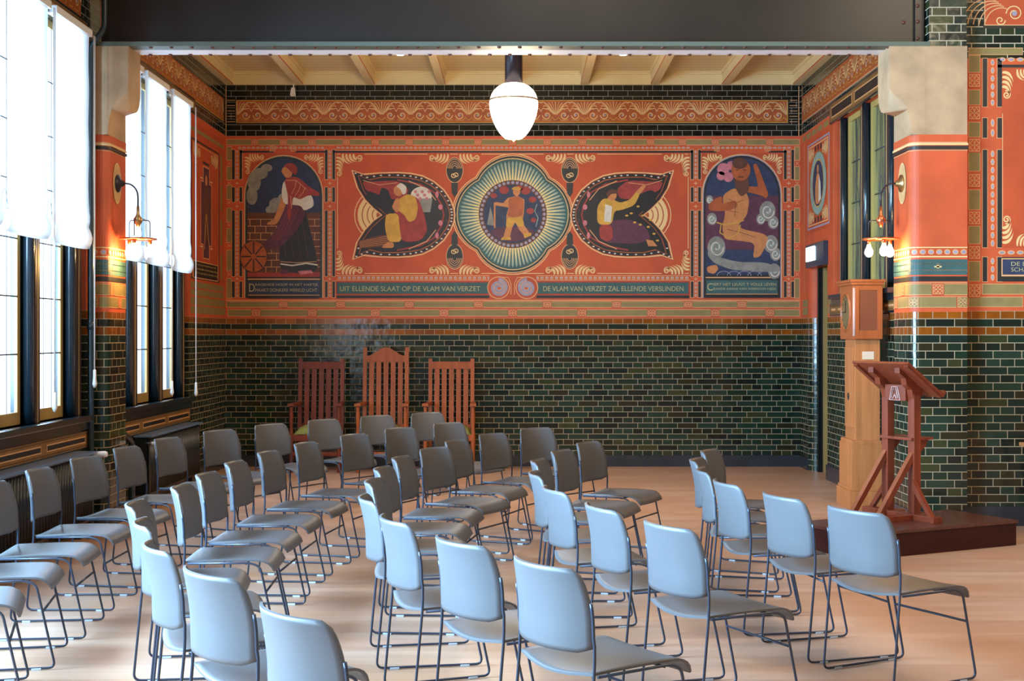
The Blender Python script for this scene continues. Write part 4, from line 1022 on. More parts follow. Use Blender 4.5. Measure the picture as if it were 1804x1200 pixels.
# ------------------------------------------------------------------ blinds
def blind(y0, y1, zt, zb, label, seed, cord=None):
    t = thing('window_blind', label, 'blind', (XL + .07, (y0 + y1) / 2, zt), group='white window blinds'); rnd = random.Random(seed)
    bm = bmesh.new(); w = (y1 - y0) / 2; H_ = zt - zb; ny, nz = 14, 40; G = []
    for j in range(nz + 1):
        f = j / nz; row = []
        for i in range(ny + 1):
            s = -1 + 2 * i / ny
            z = -H_ * f; x = .002 * sin(f * 22 + seed)
            if f > .90:
                q = (f - .90) / .10; x += .030 * sin(pi * q * .95); z -= .012 * (1 - abs(s) ** 3) * q
            elif f > .82:
                q = (f - .82) / .08; x += .008 * sin(pi * q)
            row.append(bm.verts.new((x, s * w * (1 + (.012 if f > .93 else 0)), z)))
        G.append(row)
    # tuck the hem back up behind the fold
    row = [bm.verts.new((v.co.x - .05, v.co.y, v.co.z + .07)) for v in G[-1]]; G.append(row)
    row = [bm.verts.new((v.co.x - .02, v.co.y, v.co.z + .10)) for v in G[-1]]; G.append(row)
    for A, B in zip(G, G[1:]):
        for i in range(ny): bm.faces.new((A[i], A[i + 1], B[i + 1], B[i])).smooth = True
    newobj('fabric', bm, BLIND, t, smooth='keep')
    bm = bmesh.new(); box(bm, (-.03, -w, -.02), (.03, w, .035), bev=.005); newobj('headrail', bm, WPL, t)
    if cord:
        bm = bmesh.new(); yc = w - .0 + cord[0]
        tube(bm, [(.03, yc, 0), (.035, yc, -(zt - cord[1]))], .004, 6)
        tube(bm, [(.03, yc + .03, 0), (.035, yc + .01, -(zt - cord[1]))], .004, 6)
        cdo = newobj('pull_cord', bm, WPL, t)
        bm = bmesh.new(); zz = -(zt - cord[1]); lathe(bm, [(0, zz + .02), (.012, zz + .01), (.014, zz - .06), (.02, zz - .10), (.008, zz - .13), (0, zz - .13)], 10, .035, yc + .005); newobj('cord_handle', bm, WPL, cdo)
blind(8.17, 8.94, 3.935, 2.28, 'white fabric blind at the picture edge of the near left window', 3)
blind(9.06, 9.84, 3.935, 2.25, 'white fabric blind in the middle of the near left window', 1, (.04, 1.13))
blind(9.95, 10.78, 3.935, 2.24, 'white fabric blind nearest the pier on the near left window', 2, (.03, 1.27))
blind(11.50, 12.27, 3.935, 2.22, 'white fabric blind behind the left pier on the far left window', 4)
blind(12.40, 13.16, 3.935, 2.22, 'white fabric blind in the middle of the far left window', 5, (.06, 1.10))
blind(13.33, 14.12, 3.935, 2.20, 'white fabric blind nearest the back corner on the far left window', 6, (.08, 1.05))

# ------------------------------------------------------------------ steel girder
zb = 3.895
t = thing('steel_girder', 'massive dark riveted steel girder spanning the top of the picture', 'beam', (0, YF, zb))
bm = bmesh.new(); xl, xr = px_(168), px_(1638)
box(bm, (xl, .155, .03), (xr, .18, 1.6)); newobj('web_plate', bm, STEEL, t)
bm = bmesh.new(); box(bm, (xl - .05, .11, .025), (xr, .16, .06)); box(bm, (px_(1620), .12, .03), (px_(1636), .16, 1.6)); newobj('angle_stiffener', bm, STEEL, t)
bm = bmesh.new(); box(bm, (px_(172), 0, 0), (px_(1638), .35, .012)); newobj('bottom_flange', bm, FLW, t)
bm = bmesh.new(); box(bm, (px_(172), -.004, -.001), (px_(1638), .15, .035)); newobj('flange_edge', bm, STEELG, t)
bm = bmesh.new(); lathe(bm, [(.017, 0), (.015, -.008), (.008, -.013), (0, -.014)], 10)
rv = newobj('rivet', bm, RIV, t); first = True
u = 246
k = 0
while u < 1560:
    for row in (0, 1):
        o = rv if first else rv.copy()
        if not first: C.objects.link(o); o.parent = t
        first = False
        o.location = (px_(u + (18 if row == 0 else 0)), .035 if row == 0 else .325, 0)
    u += 36.2; k += 1
for (u, v) in ((1601, 32), (1624, 4), (1624, 32), (1624, 62)):
    o = rv.copy(); C.objects.link(o); o.parent = t; o.location = (px_(u), .12 if u > 1610 else .155, pz_(v) - zb); o.rotation_euler = (radians(-90), 0, 0)
# small ceiling spots hung on the far edge of the girder
for i, (u, lab) in enumerate(((705, 'left'), (1098, 'right'))):
    x = (u - U0) * 11.55 / F
    t2 = thing('spotlight', 'small lit ceiling spotlight behind the girder, %s of the globe lamp' % lab, 'spotlight', (x, 11.55, 4.67), group='small ceiling spotlights')
    bm = bmesh.new(); lathe(bm, [(0, 0), (.02, 0), (.02, -.68), (0, -.68)], 10); newobj('stem', bm, WPL, t2)
    bm = bmesh.new(); lathe(bm, [(0, -.66), (.035, -.66), (.04, -.735), (.034, -.735), (0, -.715)], 16); newobj('housing', bm, WPL, t2)
    bm = bmesh.new(); lathe(bm, [(0, -.742), (.028, -.738), (.03, -.728), (0, -.726)], 16); newobj('lens', bm, SPOTE, t2)
    l = bpy.data.lights.new('spot_beam', 'SPOT'); l.energy = 130; l.spot_size = radians(80); l.spot_blend = .8; l.color = (1, .82, .58); l.shadow_soft_size = .03
    lo = bpy.data.objects.new('spot_beam', l); C.objects.link(lo); lo.parent = t2; lo.location = (0, 0, -.77); lo.rotation_euler = (radians(25), 0, 0)

# ------------------------------------------------------------------ globe pendant
yg = 13.3; sg_ = F / yg; gx = (905 - U0) / sg_; gz = lambda v: H - (v - V0) / sg_
t = thing('globe_lamp', 'large lit white glass globe lamp hanging in front of the mural', 'lamp', (gx, yg, ZC))
bm = bmesh.new(); lathe(bm, [(0, 0), (.086, 0), (.086, gz(147) - ZC), (0, gz(147) - ZC)], 24); newobj('stem_tube', bm, DKM, t)
z0 = gz(147) - ZC; zs = gz(176) - ZC; z1 = gz(245) - ZC; R_ = 42.8 / sg_
gp = lambda r, v: (r / sg_, gz(v) - ZC)
bm = bmesh.new(); lathe(bm, [gp(14, 147.3), gp(21, 149), gp(28, 153), gp(34.5, 159), gp(39, 166), gp(42, 174), gp(42.6, 176)], 40); newobj('upper_glass', bm, OPAL, t)
bm = bmesh.new(); lathe(bm, [gp(42.8, 178), gp(43, 184), gp(42, 194), gp(39.8, 204), gp(36.3, 214), gp(31.6, 224), gp(26, 233), gp(20, 240), gp(14, 244.5), gp(0, 245.5)], 40); newobj('lower_glass', bm, OPAL, t)
bm = bmesh.new(); lathe(bm, [(R_ - .01, zs + .002), (R_ + .006, zs), (R_ + .006, zs - .012), (R_ - .01, zs - .014)], 36); newobj('brass_band', bm, BRASS, t)
bm = bmesh.new(); lathe(bm, [(.05, z1 + .012), (.03, z1 - .008), (.008, z1 - .02), (0, z1 - .03)], 16); newobj('finial', bm, BRASS, t)
l = bpy.data.lights.new('globe_glow', 'POINT'); l.energy = 110; l.color = (1, .80, .55); l.shadow_soft_size = .26
lo = bpy.data.objects.new('globe_glow', l); C.objects.link(lo); lo.parent = t; lo.location = (0, -.0, (zs + z1) / 2 - .45)

# ------------------------------------------------------------------ wall lamps
def wall_lamp(x0, sg, xh, y, label, bulbs):
    t = thing('wall_lamp', label, 'lamp', (x0, y, 2.81), group='copper ring wall lamps')
    dx = xh - x0
    bm = bmesh.new(); n = 18; prof = [(.0, 0), (.075, .002), (.072, .02), (.03, .035), (.022, .06), (0, .062)]
    rings = [[Vector((sg * z, r * cos(2 * pi * k / n), r * sin(2 * pi * k / n))) for k in range(n)] for r, z in prof]
    R = [[bm.verts.new(p) for p in r] for r in rings]
    for A, B in zip(R, R[1:]):
        for k in range(n): 
            try: bm.faces.new((A[k], A[(k + 1) % n], B[(k + 1) % n], B[k])).smooth = True
            except ValueError: pass
    newobj('wall_rose', bm, DKM if sg > 0 else BRASS, t)
    bm = bmesh.new()
    tube(bm, [(sg * .05, 0, 0), (dx * .45, 0, .0)] + [(dx * .45 + dx * .55 * sin(pi / 2 * k / 8), 0, -.11 * (1 - cos(pi / 2 * k / 8))) for k in range(1, 9)] + [(dx, 0, -.2)], .0075, 8); newobj('curved_arm', bm, DKM, t)
    bm = bmesh.new(); lathe(bm, [(0, -.19), (.011, -.19), (.013, -.25), (.02, -.27), (.036, -.29), (.036, -.32), (.02, -.34), (.012, -.36), (0, -.36)], 14, dx, 0); newobj('hub', bm, COPPER if sg < 0 else BRASS, t)
    bm = bmesh.new()
    for k in range(3):
        a = 2 * pi * k / 3 + .5; c, s = cos(a), sin(a)
        tube(bm, rounded([(dx + .03 * c, .03 * s, -.305), (dx + .10 * c, .10 * s, -.30), (dx + .10 * c, .10 * s, -.44)], .06), .0042, 6)
    newobj('hanging_rods', bm, DKM, t)
    bm = bmesh.new(); lathe(bm, [(.055, -.445), (.15, -.452), (.158, -.462), (.15, -.466), (.055, -.459), (.055, -.445)], 28, dx, 0); newobj('copper_ring', bm, COPPER, t)
    for k in range(3):
        a = 2 * pi * k / 3 + .5; c, s = cos(a) * .10, sin(a) * .10
        bm = bmesh.new(); lathe(bm, [(0, -.462), (.016, -.462), (.016, -.50), (0, -.50)], 12, dx + c, s); so = newobj('bulb_socket', bm, COPPER, t)
        bm = bmesh.new(); lathe(bm, [(.013, -.50), (.018, -.52), (.034, -.555), (.034, -.575), (.02, -.60), (0, -.606)], 14, dx + c, s); newobj('light_bulb', bm, BULB, so)
    l = bpy.data.lights.new('bulb_glow', 'POINT'); l.energy = 16; l.color = (1, .55, .18); l.shadow_soft_size = .03
    lo = bpy.data.objects.new('bulb_glow', l); C.objects.link(lo); lo.parent = t; lo.location = (dx - sg * .03, -.0, -.66)
wall_lamp(XPL1, 1, -3.15, 11.25, 'lit ring wall lamp on the left pier against the bright window', 3)
wall_lamp(XPR0, -1, 2.985, 11.25, 'lit ring wall lamp with three bulbs on the right pier', 3)

# ------------------------------------------------------------------ exit sign, door, sensor, pipe
t = thing('exit_sign', 'dark lintel box with a lit white exit sign above the doorway', 'sign', (XR, 15.15, 2.45))
bm = bmesh.new(); box(bm, (-.05, -.46, -.13), (.0, .46, .13), bev=.005); newobj('lintel_box', bm, mat('dark_blue_stone', srgb(40, 48, 66), .2, noise=.2, scale=14, stretch=(1, 8, 1)), t)
bm = bmesh.new(); box(bm, (-.062, -.02, -.06), (-.05, .40, .10), bev=.004); newobj('lit_panel', bm, EXITE, t)
# dark sheet put in for the shade in the doorway gap, and door lining
t = bpy.data.objects.new('door_1', None); C.objects.link(t); t['kind'] = 'structure'; t.location = (XR, 14.75, 0)
bm = bmesh.new(); box(bm, (.115, .67, 0), (.19, .71, DZ - .01)); newobj('door_lining', bm, OCHRE, t)
bm = bmesh.new(); box(bm, (.062, .72, 0), (.30, .76, DZ - .01), bev=.004); newobj('dark_gap_sheet', bm, mat('doorway_gap_shade', srgb(16, 22, 22), .3), t)
t = thing('motion_sensor', 'small white sensor hanging below the ceiling at upper left', 'sensor', (bx_(520), YB - .12, 4.52))
bm = bmesh.new(); tube(bm, [(0, 0, 0), (0, 0, -.07)], .008, 8); newobj('stem', bm, WPL, t)
bm = bmesh.new(); prism(bm, [(-.03, -.06), (.03, -.06), (.018, .03), (-.018, .03)], .05, Matrix.Translation((0, .0, -.10)) @ Matrix.Rotation(radians(75), 4, 'X')); newobj('sensor_body', bm, WPL, t)
bm = bmesh.new()
tube(bm, [(-3.32, 10.9, 6.4), (-3.32, 10.9, 4.05)] + [(-3.32 - .11 * (.5 - .5 * cos(pi * k / 8)), 10.9, 4.05 - .22 * k / 8) for k in range(9)][1:] + [(-3.43, 10.9, 0)], .024, 14)
o = newobj('drain_pipe', bm, PIPE, smooth=True); tag(o, 'dark teal pipe running down the left pier beside the near window', 'pipe')
bm = bmesh.new(); lathe(bm, [(.024, 1.66), (.032, 1.66), (.032, 1.60), (.024, 1.60)], 14, -3.43, 10.9); lathe(bm, [(.026, 1.68), (.026, 1.58)], 14, -3.43, 10.9); newobj('pipe_clamp', bm, PIPE, o)
# perforated floor grille by the back wall
bm = bmesh.new(); Yg = 15.95
for i in range(24):
    x = -.36 + i * .027
    for q in (0, 1): box(bm, (x + q * .012, Yg - .03 + q * .045, .002), (x + .013 + q * .012, Yg + q * .045 - .005, .004))
o = newobj('floor_grille', bm, BLACK); tag(o, 'narrow perforated vent strip in the floor along the back wall', 'vent')

# ------------------------------------------------------------------ radiators
def radiator(y0, y1, label):
    t = thing('radiator', label, 'radiator', (-3.375, (y0 + y1) / 2, 0), group='dark ribbed radiators'); w = (y1 - y0) / 2
    bm = bmesh.new(); box(bm, (-.07, -w, .12), (.055, w, .64)); n = int(2 * w / .06)
    for k in range(n):
        y = -w + .03 + k * (2 * w - .03) / n; tube(bm, [(.055, y, .14), (.055, y, .62)], .02, 6)
    newobj('ribbed_body', bm, RADM, t)
    bm = bmesh.new(); box(bm, (-.08, -w - .01, .64), (.09, w + .01, .655), bev=.004); newobj('top_grille', bm, mat('blue_grey_grille', srgb(84, 112, 146), .3), t)
    for s in (-1, 1):
        bm = bmesh.new(); box(bm, (-.03, s * (w - .2) - .02, 0), (.03, s * (w - .2) + .02, .12)); newobj('foot', bm, RADM, t)
    return t
radiator(8.2, 10.60, 'long dark ribbed radiator under the near left window'); r2 = radiator(12.2, 14.14, 'dark radiator with plain end under the far left window')
for (x, y, z, lab, dy) in ((-3.30, 10.66, .625, 'white thermostat valve at the end of the near radiator', 0), (-3.2, 12.0, .60, 'white thermostat valve beside the far radiator', .1)):
    t = thing('radiator_valve', lab, 'valve', (x, y, z), group='radiator valves')
    bm = bmesh.new(); tube(bm, [(-.04, 0, 0), (0, 0, 0), (.06, 0, -.0), (.075, 0, 0)], [.018, .024, .026, .018], 14); newobj('thermostat_head', bm, WPL, t)
    bm = bmesh.new(); tube(bm, [(-.04, .0, 0), (-.09, 0, 0), (-.09, dy, -.02), (-.09, dy, -z)], .012, 8); newobj('valve_pipe', bm, PIPE, t)
bm = bmesh.new(); tube(bm, rounded([(-3.44, 11.62, .92), (-3.43, 11.68, .74), (-3.40, 11.95, .62), (-3.40, 11.95, 0)], .05), .03, 10)
o = newobj('heating_pipe', bm, PIPE, smooth=True); tag(o, 'dark bent heating pipe beside the far radiator behind the left pier', 'pipe')

# ------------------------------------------------------------------ stacking chair
def shell(bm, grid, th):
    """closed sheet from grid of Vectors, thickened along its normals"""
    n, m = len(grid), len(grid[0]); nor = []
    for i in range(n):
        r = []
        for j in range(m):
            a = grid[min(n - 1, i + 1)][j] - grid[max(0, i - 1)][j]; b = grid[i][min(m - 1, j + 1)] - grid[i][max(0, j - 1)]; q = a.cross(b); r.append(q.normalized() if q.length > 1e-9 else Vector((0, 0, 1)))
        nor.append(r)
    A = [[bm.verts.new(grid[i][j] + nor[i][j] * th / 2) for j in range(m)] for i in range(n)]; B = [[bm.verts.new(grid[i][j] - nor[i][j] * th / 2) for j in range(m)] for i in range(n)]
    for i in range(n - 1):
        for j in range(m - 1):
            bm.faces.new((A[i][j], A[i + 1][j], A[i + 1][j + 1], A[i][j + 1])).smooth = True; bm.faces.new((B[i][j], B[i][j + 1], B[i + 1][j + 1], B[i + 1][j])).smooth = True
    for i in range(n - 1):
        for j in (0, m - 1): bm.faces.new((A[i][j], B[i][j], B[i + 1][j], A[i + 1][j]))
    for j in range(m - 1):
        for i in (0, n - 1): bm.faces.new((A[i][j], A[i][j + 1], B[i][j + 1], B[i][j]))
HWB = .222
def post_y(z): 
    # side profile of the rear upright
    pts = [(0.006, -.245), (.42, -.205), (.775, -.24)]
    for (a, ya), (b, yb) in zip(pts, pts[1:]):
        if z <= b: return ya + (yb - ya) * (z - a) / (b - a)
    return pts[-1][1]
def back_y(s, z):
    t = max(0.0, (z - .49) / .285); q = max(0.0, (z - .585) / .20)
    return -.205 - .006 * t - .036 * q ** 1.7 - .068 * (1 - abs(s) ** 2.2)
def chair_proto():
    t = thing('stacking_chair', 'x', 'chair', (0, 0, 0), group='grey stacking chairs in curved rows')
    bm = bmesh.new(); nz, nx = 16, 18; G = []
    for i in range(nz + 1):
        f = i / nz; row = []
        for j in range(nx + 1):
            s = -1 + 2 * j / nx
            top = .778 - .022 * max(0, (abs(s) - .86) / .14) ** 2.2; bot = .496 - .004 * (1 - s * s) + .016 * max(0, (abs(s) - .80) / .20)
            z = bot + (top - bot) * f
            hw = HWB - .022 * max(0, (f - .45) / .55) ** 1.8 - .006 * max(0, (f - .90) / .10) ** 2
            row.append(Vector((s * hw, back_y(s, z), z)))
        G.append(row)
    shell(bm, G, .010); newobj('backrest', bm, PLAS, t)
    bm = bmesh.new(); G = []; ny = 20
    for i in range(ny + 1):
        f = i / ny; row = []
        for j in range(nx + 1):
            s = -1 + 2 * j / nx
            y = -.205 + .465 * f - .030 * (1 - s * s) * (1 - f) ** 3; z = .424 + .006 * sin(f * 3.0)
            z -= .016 * (1 - s * s) ** 1.3 * (1 - f) ** 1.2 + .004 * (1 - s * s)
            if f > .74: q = (f - .74) / .26; z -= .055 * q ** 2.6; y -= .022 * q ** 3
            hw = .214 - .020 * max(0, (f - .78) / .22) ** 2.5 + .004
            row.append(Vector((s * hw, y, z)))
        G.append(row)
    shell(bm, G, .009); newobj('seat', bm, PLAS, t)
    r = .0058
    for sx, nm in ((-1, 'a'), (1, 'b')):
        x = sx * (HWB + .004)
        bm = bmesh.new()
        path = rounded([(x, -.19, .416), (x, .12, .418), (x, .170, .398), (x, .255, .009), (x, -.245, .009), (x, -.206, .42)], .035, 5)
        path += [Vector((x, back_y(1, z) - .002 if z > .52 else -.204, z)) for z in (.47, .52, .55, .58, .61, .64, .666)]
        tube(bm, path, r, 8); newobj('side_frame', bm, FRAMEM, t)
        for y in (-.16, .17):
            bm = bmesh.new(); box(bm, (x - .008, y - .022, 0), (x + .008, y + .022, .011), bev=.003); newobj('glide', bm, GLIDE, t)
    bm = bmesh.new(); tube(bm, [(-HWB, .197, .27), (HWB, .197, .27)], .0058, 8); newobj('front_crossbar', bm, FRAMEM, t)
    bm = bmesh.new(); tube(bm, [(-HWB, .10, .412), (HWB, .10, .412)], .005, 6); newobj('seat_rail', bm, FRAMEM, t)
    return t
cp = chair_proto()
rows = {
 'outermost row along the radiators': [(-2.39, 5.86, 17.0), (-2.455, 6.52, 11.0), (-2.491, 7.174, 5.499), (-2.534, 7.911, -0.3), (-2.516, 8.635, -9.7), (-2.48, 9.417, -9.1), (-2.42, 10.243, -14.4), (-2.24, 11.043, -27.9), (-1.967, 11.769, -32.2), (-1.61, 12.414, -36.0), (-1.207, 12.992, -44.1), (-0.765, 13.496, -47.6)],
 'second row from the radiators': [(-0.446, 4.029, 38.6), (-0.827, 4.67, 40.1), (-1.104, 5.172, 23.9), (-1.31, 5.77, 15.0), (-1.514, 6.362, 6.7), (-1.477, 7.039, 2.4), (-1.494, 7.647, -2.4), (-1.483, 8.342, -3.3), (-1.422, 9.056, -8.1), (-1.3, 9.787, -14.5), (-1.071, 10.563, -25.4), (-0.797, 11.263, -33.3), (-0.438, 11.911, -38.6)],
 'middle row': [(0.297, 4.84, 33.3), (-0.011, 5.329, 33.4), (-0.289, 5.904, 21.0), (-0.463, 6.6, 10.0), (-0.514, 7.303, -3.5), (-0.537, 7.973, -5.7), (-0.495, 8.657, -9.1), (-0.363, 9.279, -26.6), (-0.23, 9.976, -20.3), (-0.0, 10.606, -30.8), (0.32, 11.226, -42.7)],
 'second row from the lectern': [(0.843, 5.754, 26.3), (0.62, 6.302, 17.8), (0.434, 6.995, 13.3), (0.367, 7.714, 0.7), (0.384, 8.436, -10.0), (0.526, 9.092, -20.4), (0.726, 9.782, -27.7)],
 'front row by the lectern': [(1.735, 6.241, 28.3), (1.524, 6.733, 18.4), (1.357, 7.3, 10.2), (1.34, 7.887, -6.2), (1.378, 8.497, -14.7), (1.53, 9.122, -22.3)]}
ordn = ['nearest', 'second', 'third', 'fourth', 'fifth', 'sixth', 'seventh', 'eighth', 'ninth', 'tenth', 'eleventh', 'twelfth', 'thirteenth']
used = False
for rn, lst in rows.items():
    for i, (x, y, a) in enumerate(lst):
        o = copy_tree(cp) if used else cp; used = True
        o.location = (x, y, 0); o.rotation_euler = (0, 0, radians(a - 90))
        if i == len(lst) - 1: w = 'grey stacking chair, farthest from the camera in the %s' % rn
        elif i == 0: w = 'grey stacking chair, nearest the camera in the %s' % rn
        else: w = 'grey stacking chair, %s from the camera in the %s' % (ordn[i], rn)
        o['label'] = w

# ------------------------------------------------------------------ three slatted armchairs at the back wall
def armchair(uc, vtop, arch, label, wood):
    yb = 15.86; s = F / yb; x = (uc - U0) / s; h = H - (vtop - V0) / s
    t = thing('slatted_armchair', label, 'armchair', (x, yb, 0), 0, 'tall slatted wooden armchairs')
    hw = .245; pw = .022
    for sx in (-1, 1):
        bm = bmesh.new(); xx = sx * hw
        for (y0, z0, y1, z1) in ((.04, 0, -.02, .45), (-.02, .45, .06, h)):
            M = Matrix(); pts = [(xx - pw, y0 - pw), (xx + pw, y0 - pw), (xx + pw, y0 + pw), (xx - pw, y0 + pw)]
            a = [bm.verts.new((p[0], p[1], z0)) for p in pts]; b = [bm.verts.new((p[0], p[1] + y1 - y0, z1)) for p in pts]
            for i in range(4): bm.faces.new((a[i], a[(i + 1) % 4], b[(i + 1) % 4], b[i]))
            bm.faces.new(a[::-1]); bm.faces.new(b)
        newobj('back_post', bm, wood, t)
    fw = .27; yf = -.46
    for sx in (-1, 1):
        bm = bmesh.new(); lathe(bm, [(.018, 0), (.024, .05), (.02, .1), (.026, .42), (.022, .46), (.016, .50), (.022, .56), (.024, .66), (.018, .70), (.024, .74), (.02, .755), (0, .755)], 14, sx * fw, yf); newobj('front_leg', bm, wood, t)
        bm = bmesh.new(); M = Matrix()
        pts = [(sx * fw - .035, yf - .05), (sx * fw + .035, yf - .05), (sx * fw + .03, yf + .1), (sx * hw + .03, 0), (sx * hw - .018, 0), (sx * fw - .025, yf + .1)]
        prism(bm, pts, .028, Matrix.Translation((0, 0, .755))); newobj('armrest', bm, wood, t)
    bm = bmesh.new(); 
    # crest rail
    zt = h - .02 if not arch else h - .01
    n = 14; top = []; bot = []
    for k in range(n + 1):
        s_ = -1 + 2 * k / n; zz = (h - .035) - .0 * s_ ** 2 if not arch else h - .10 + .10 * (cos(s_ * pi) * .5 + .5) ** 1.0
        top.append((s_ * (hw - pw), zz)); bot.append((s_ * (hw - pw), (h - .12) if not arch else h - .17))
    prism(bm, bot + top[::-1], .028, Matrix.Translation((0, .06, 0)) @ Matrix.Rotation(radians(90), 4, 'X')); newobj('crest_rail', bm, wood, t)
    zt = bot[0][1]
    for k in range(5):
        bm = bmesh.new(); xx = -.168 + k * .084
        def q(z): return -.02 + .08 * (z - .45) / (h - .45) + .0
        a = [bm.verts.new(p) for p in ((xx - .028, q(.55) - .008, .5), (xx + .028, q(.55) - .008, .5), (xx + .028, q(.55) + .008, .5), (xx - .028, q(.55) + .008, .5))]
        b = [bm.verts.new(p) for p in ((xx - .028, q(zt) - .008, zt + .01), (xx + .028, q(zt) - .008, zt + .01), (xx + .028, q(zt) + .008, zt + .01), (xx - .028, q(zt) + .008, zt + .01))]
        for i in range(4): bm.faces.new((a[i], a[(i + 1) % 4], b[(i + 1) % 4], b[i]))
        bm.faces.new(a[::-1]); bm.faces.new(b); newobj('back_slat', bm, wood, t)
    bm = bmesh.new(); box(bm, (-fw + .01, yf - .02, .36), (fw - .01, yf + .02, .43)); box(bm, (-hw, -.03, .36), (hw, .01, .52))
    for sx in (-1, 1): box(bm, (sx * .255 - .012, yf, .36), (sx * .255 + .012, 0, .43))
    newobj('seat_frame', bm, wood, t)
    bm = bmesh.new(); n = 10; G = []
    for i in range(n + 1):
        row = []
        for j in range(n + 1):
            a_ = -1 + 2 * i / n; b_ = -1 + 2 * j / n; row.append(Vector((b_ * .24, yf / 2 - .01 + a_ * .215, .43 + .10 * (1 - abs(a_) ** 3) ** .6 * (1 - abs(b_) ** 3) ** .6)))
        G.append(row)
    shell(bm, G, .02); newobj('seat_cushion', bm, OLV, t)
    bm = bmesh.new()
    for sx in (-1, 1): box(bm, (sx * .255 - .01, yf, .16), (sx * .255 + .01, .02, .19))
    box(bm, (-.26, yf * .5 - .012, .165), (.26, yf * .5 + .012, .19)); box(bm, (-.26, yf - .01, .20), (.26, yf + .01, .235)); newobj('stretcher', bm, wood, t)
armchair(565.5, 632, False, 'slatted armchair with olive seat, leftmost of three against the green brick', MAHOD)
armchair(679.5, 612, True, 'tallest slatted armchair with arched crest rail, in the middle of three', MAHO)
armchair(795, 632, False, 'slatted armchair with olive seat, rightmost of three against the green brick', MAHO)

# ------------------------------------------------------------------ longcase clock
t = thing('longcase_clock', 'tall oak longcase clock standing by the right wall', 'clock', (0, 0, 0))
def cbox(nm, x0, x1, y0, y1, z0, z1, m, bev=.006, extra=None):
    bm = bmesh.new(); box(bm, (x0, y0, z0), (x1, y1, z1), bev=bev)
    if extra: extra(bm)
    return newobj(nm, bm, m, t)
def hood_x(bm):
    box(bm, (2.945, 12.12, 2.03), (3.26, 12.67, 2.055), bev=.006); box(bm, (2.955, 12.135, 2.005), (3.25, 12.655, 2.03), bev=.005)
    # frame mouldings on the side facing the room
    box(bm, (3.03, 12.152, 1.96), (3.195, 12.17, 2.0)); box(bm, (3.03, 12.152, 1.525), (3.195, 12.17, 1.60)); box(bm, (3.0, 12.150, 1.525), (3.03, 12.17, 2.0)); box(bm, (3.195, 12.150, 1.525), (3.238, 12.17, 2.0))
cbox('hood', 2.975, 3.24, 12.165, 12.63, 1.52, 2.01, OAKR, extra=hood_x)
cbox('side_panel', 3.03, 3.195, 12.160, 12.168, 1.60, 1.96, mat('dark_side_panel', srgb(128, 72, 48), .35), 0)
cbox('trunk', 3.01, 3.235, 12.22, 12.58, .60, 1.53, OAK)
cbox('base', 2.965, 3.24, 12.17, 12.63, .16, .58, OAK)
cbox('plinth', 2.945, 3.25, 12.14, 12.66, 0, .165, OAK)
cbox('base_moulding', 2.955, 3.245, 12.155, 12.645, .165, .192, OAK); cbox('waist_moulding', 2.975, 3.24, 12.18, 12.62, .575, .615, OAK, .012)
d = cbox('trunk_door', 2.995, 3.012, 12.26, 12.54, .72, 1.45, OAK)
bm = bmesh.new(); n = 20
bm2 = [(2.992, 12.40 + .035 * cos(2 * pi * k / n), 1.0 + .035 * sin(2 * pi * k / n)) for k in range(n)]; bm.faces.new([bm.verts.new(p) for p in bm2]); newobj('round_window', bm, mat('dark_glass_disc', srgb(70, 58, 56), .1), d)
def ring(x, y, z, r0, r1, m, nm, par, dx=.012):
    bm = bmesh.new(); n = 32
    A = [bm.verts.new((x, y + r0 * cos(2 * pi * k / n), z + r0 * sin(2 * pi * k / n))) for k in range(n)]; B = [bm.verts.new((x - dx, y + r1 * cos(2 * pi * k / n), z + r1 * sin(2 * pi * k / n))) for k in range(n)]; D = [bm.verts.new((x, y + (r1 + .02) * cos(2 * pi * k / n), z + (r1 + .02) * sin(2 * pi * k / n))) for k in range(n)]
    for k in range(n): bm.faces.new((A[k], A[(k + 1) % n], B[(k + 1) % n], B[k])); bm.faces.new((B[k], B[(k + 1) % n], D[(k + 1) % n], D[k]))
    return newobj(nm, bm, m, par)
bm = bmesh.new(); n = 32; bm.faces.new([bm.verts.new((2.972, 12.40 + .165 * cos(2 * pi * k / n), 1.765 + .165 * sin(2 * pi * k / n))) for k in range(n)])
dl = newobj('dial', bm, mat('brass_dial', srgb(150, 134, 90), .3, metal=.6, noise=.2, scale=30), t)
ring(2.974, 12.40, 1.765, .155, .165, OAKR, 'dial_bezel', dl, .014)
bm = bmesh.new(); box(bm, (2.966, 12.395, 1.765), (2.969, 12.405, 1.87)); box(bm, (2.966, 12.40, 1.76), (2.969, 12.47, 1.772))
for k in range(12):
    a = 2 * pi * k / 12; M = Matrix.Translation((2.97, 12.40, 1.765)) @ Matrix.Rotation(a, 4, 'X'); box(bm, (-.001, -.004, .125), (.001, .004, .15), M=M)
newobj('clock_hands', bm, BLACK, dl)
bm = bmesh.new(); box(bm, (3.075, 12.216, 1.34), (3.18, 12.22, 1.41)); newobj('paper_label', bm, PAPER, t)
bm = bmesh.new(); tube(bm, [(2.99, 12.17, 1.55), (2.99, 12.17, 1.98)], .014, 8); newobj('hood_column', bm, mat('pale_column', srgb(214, 180, 168), .3), t)

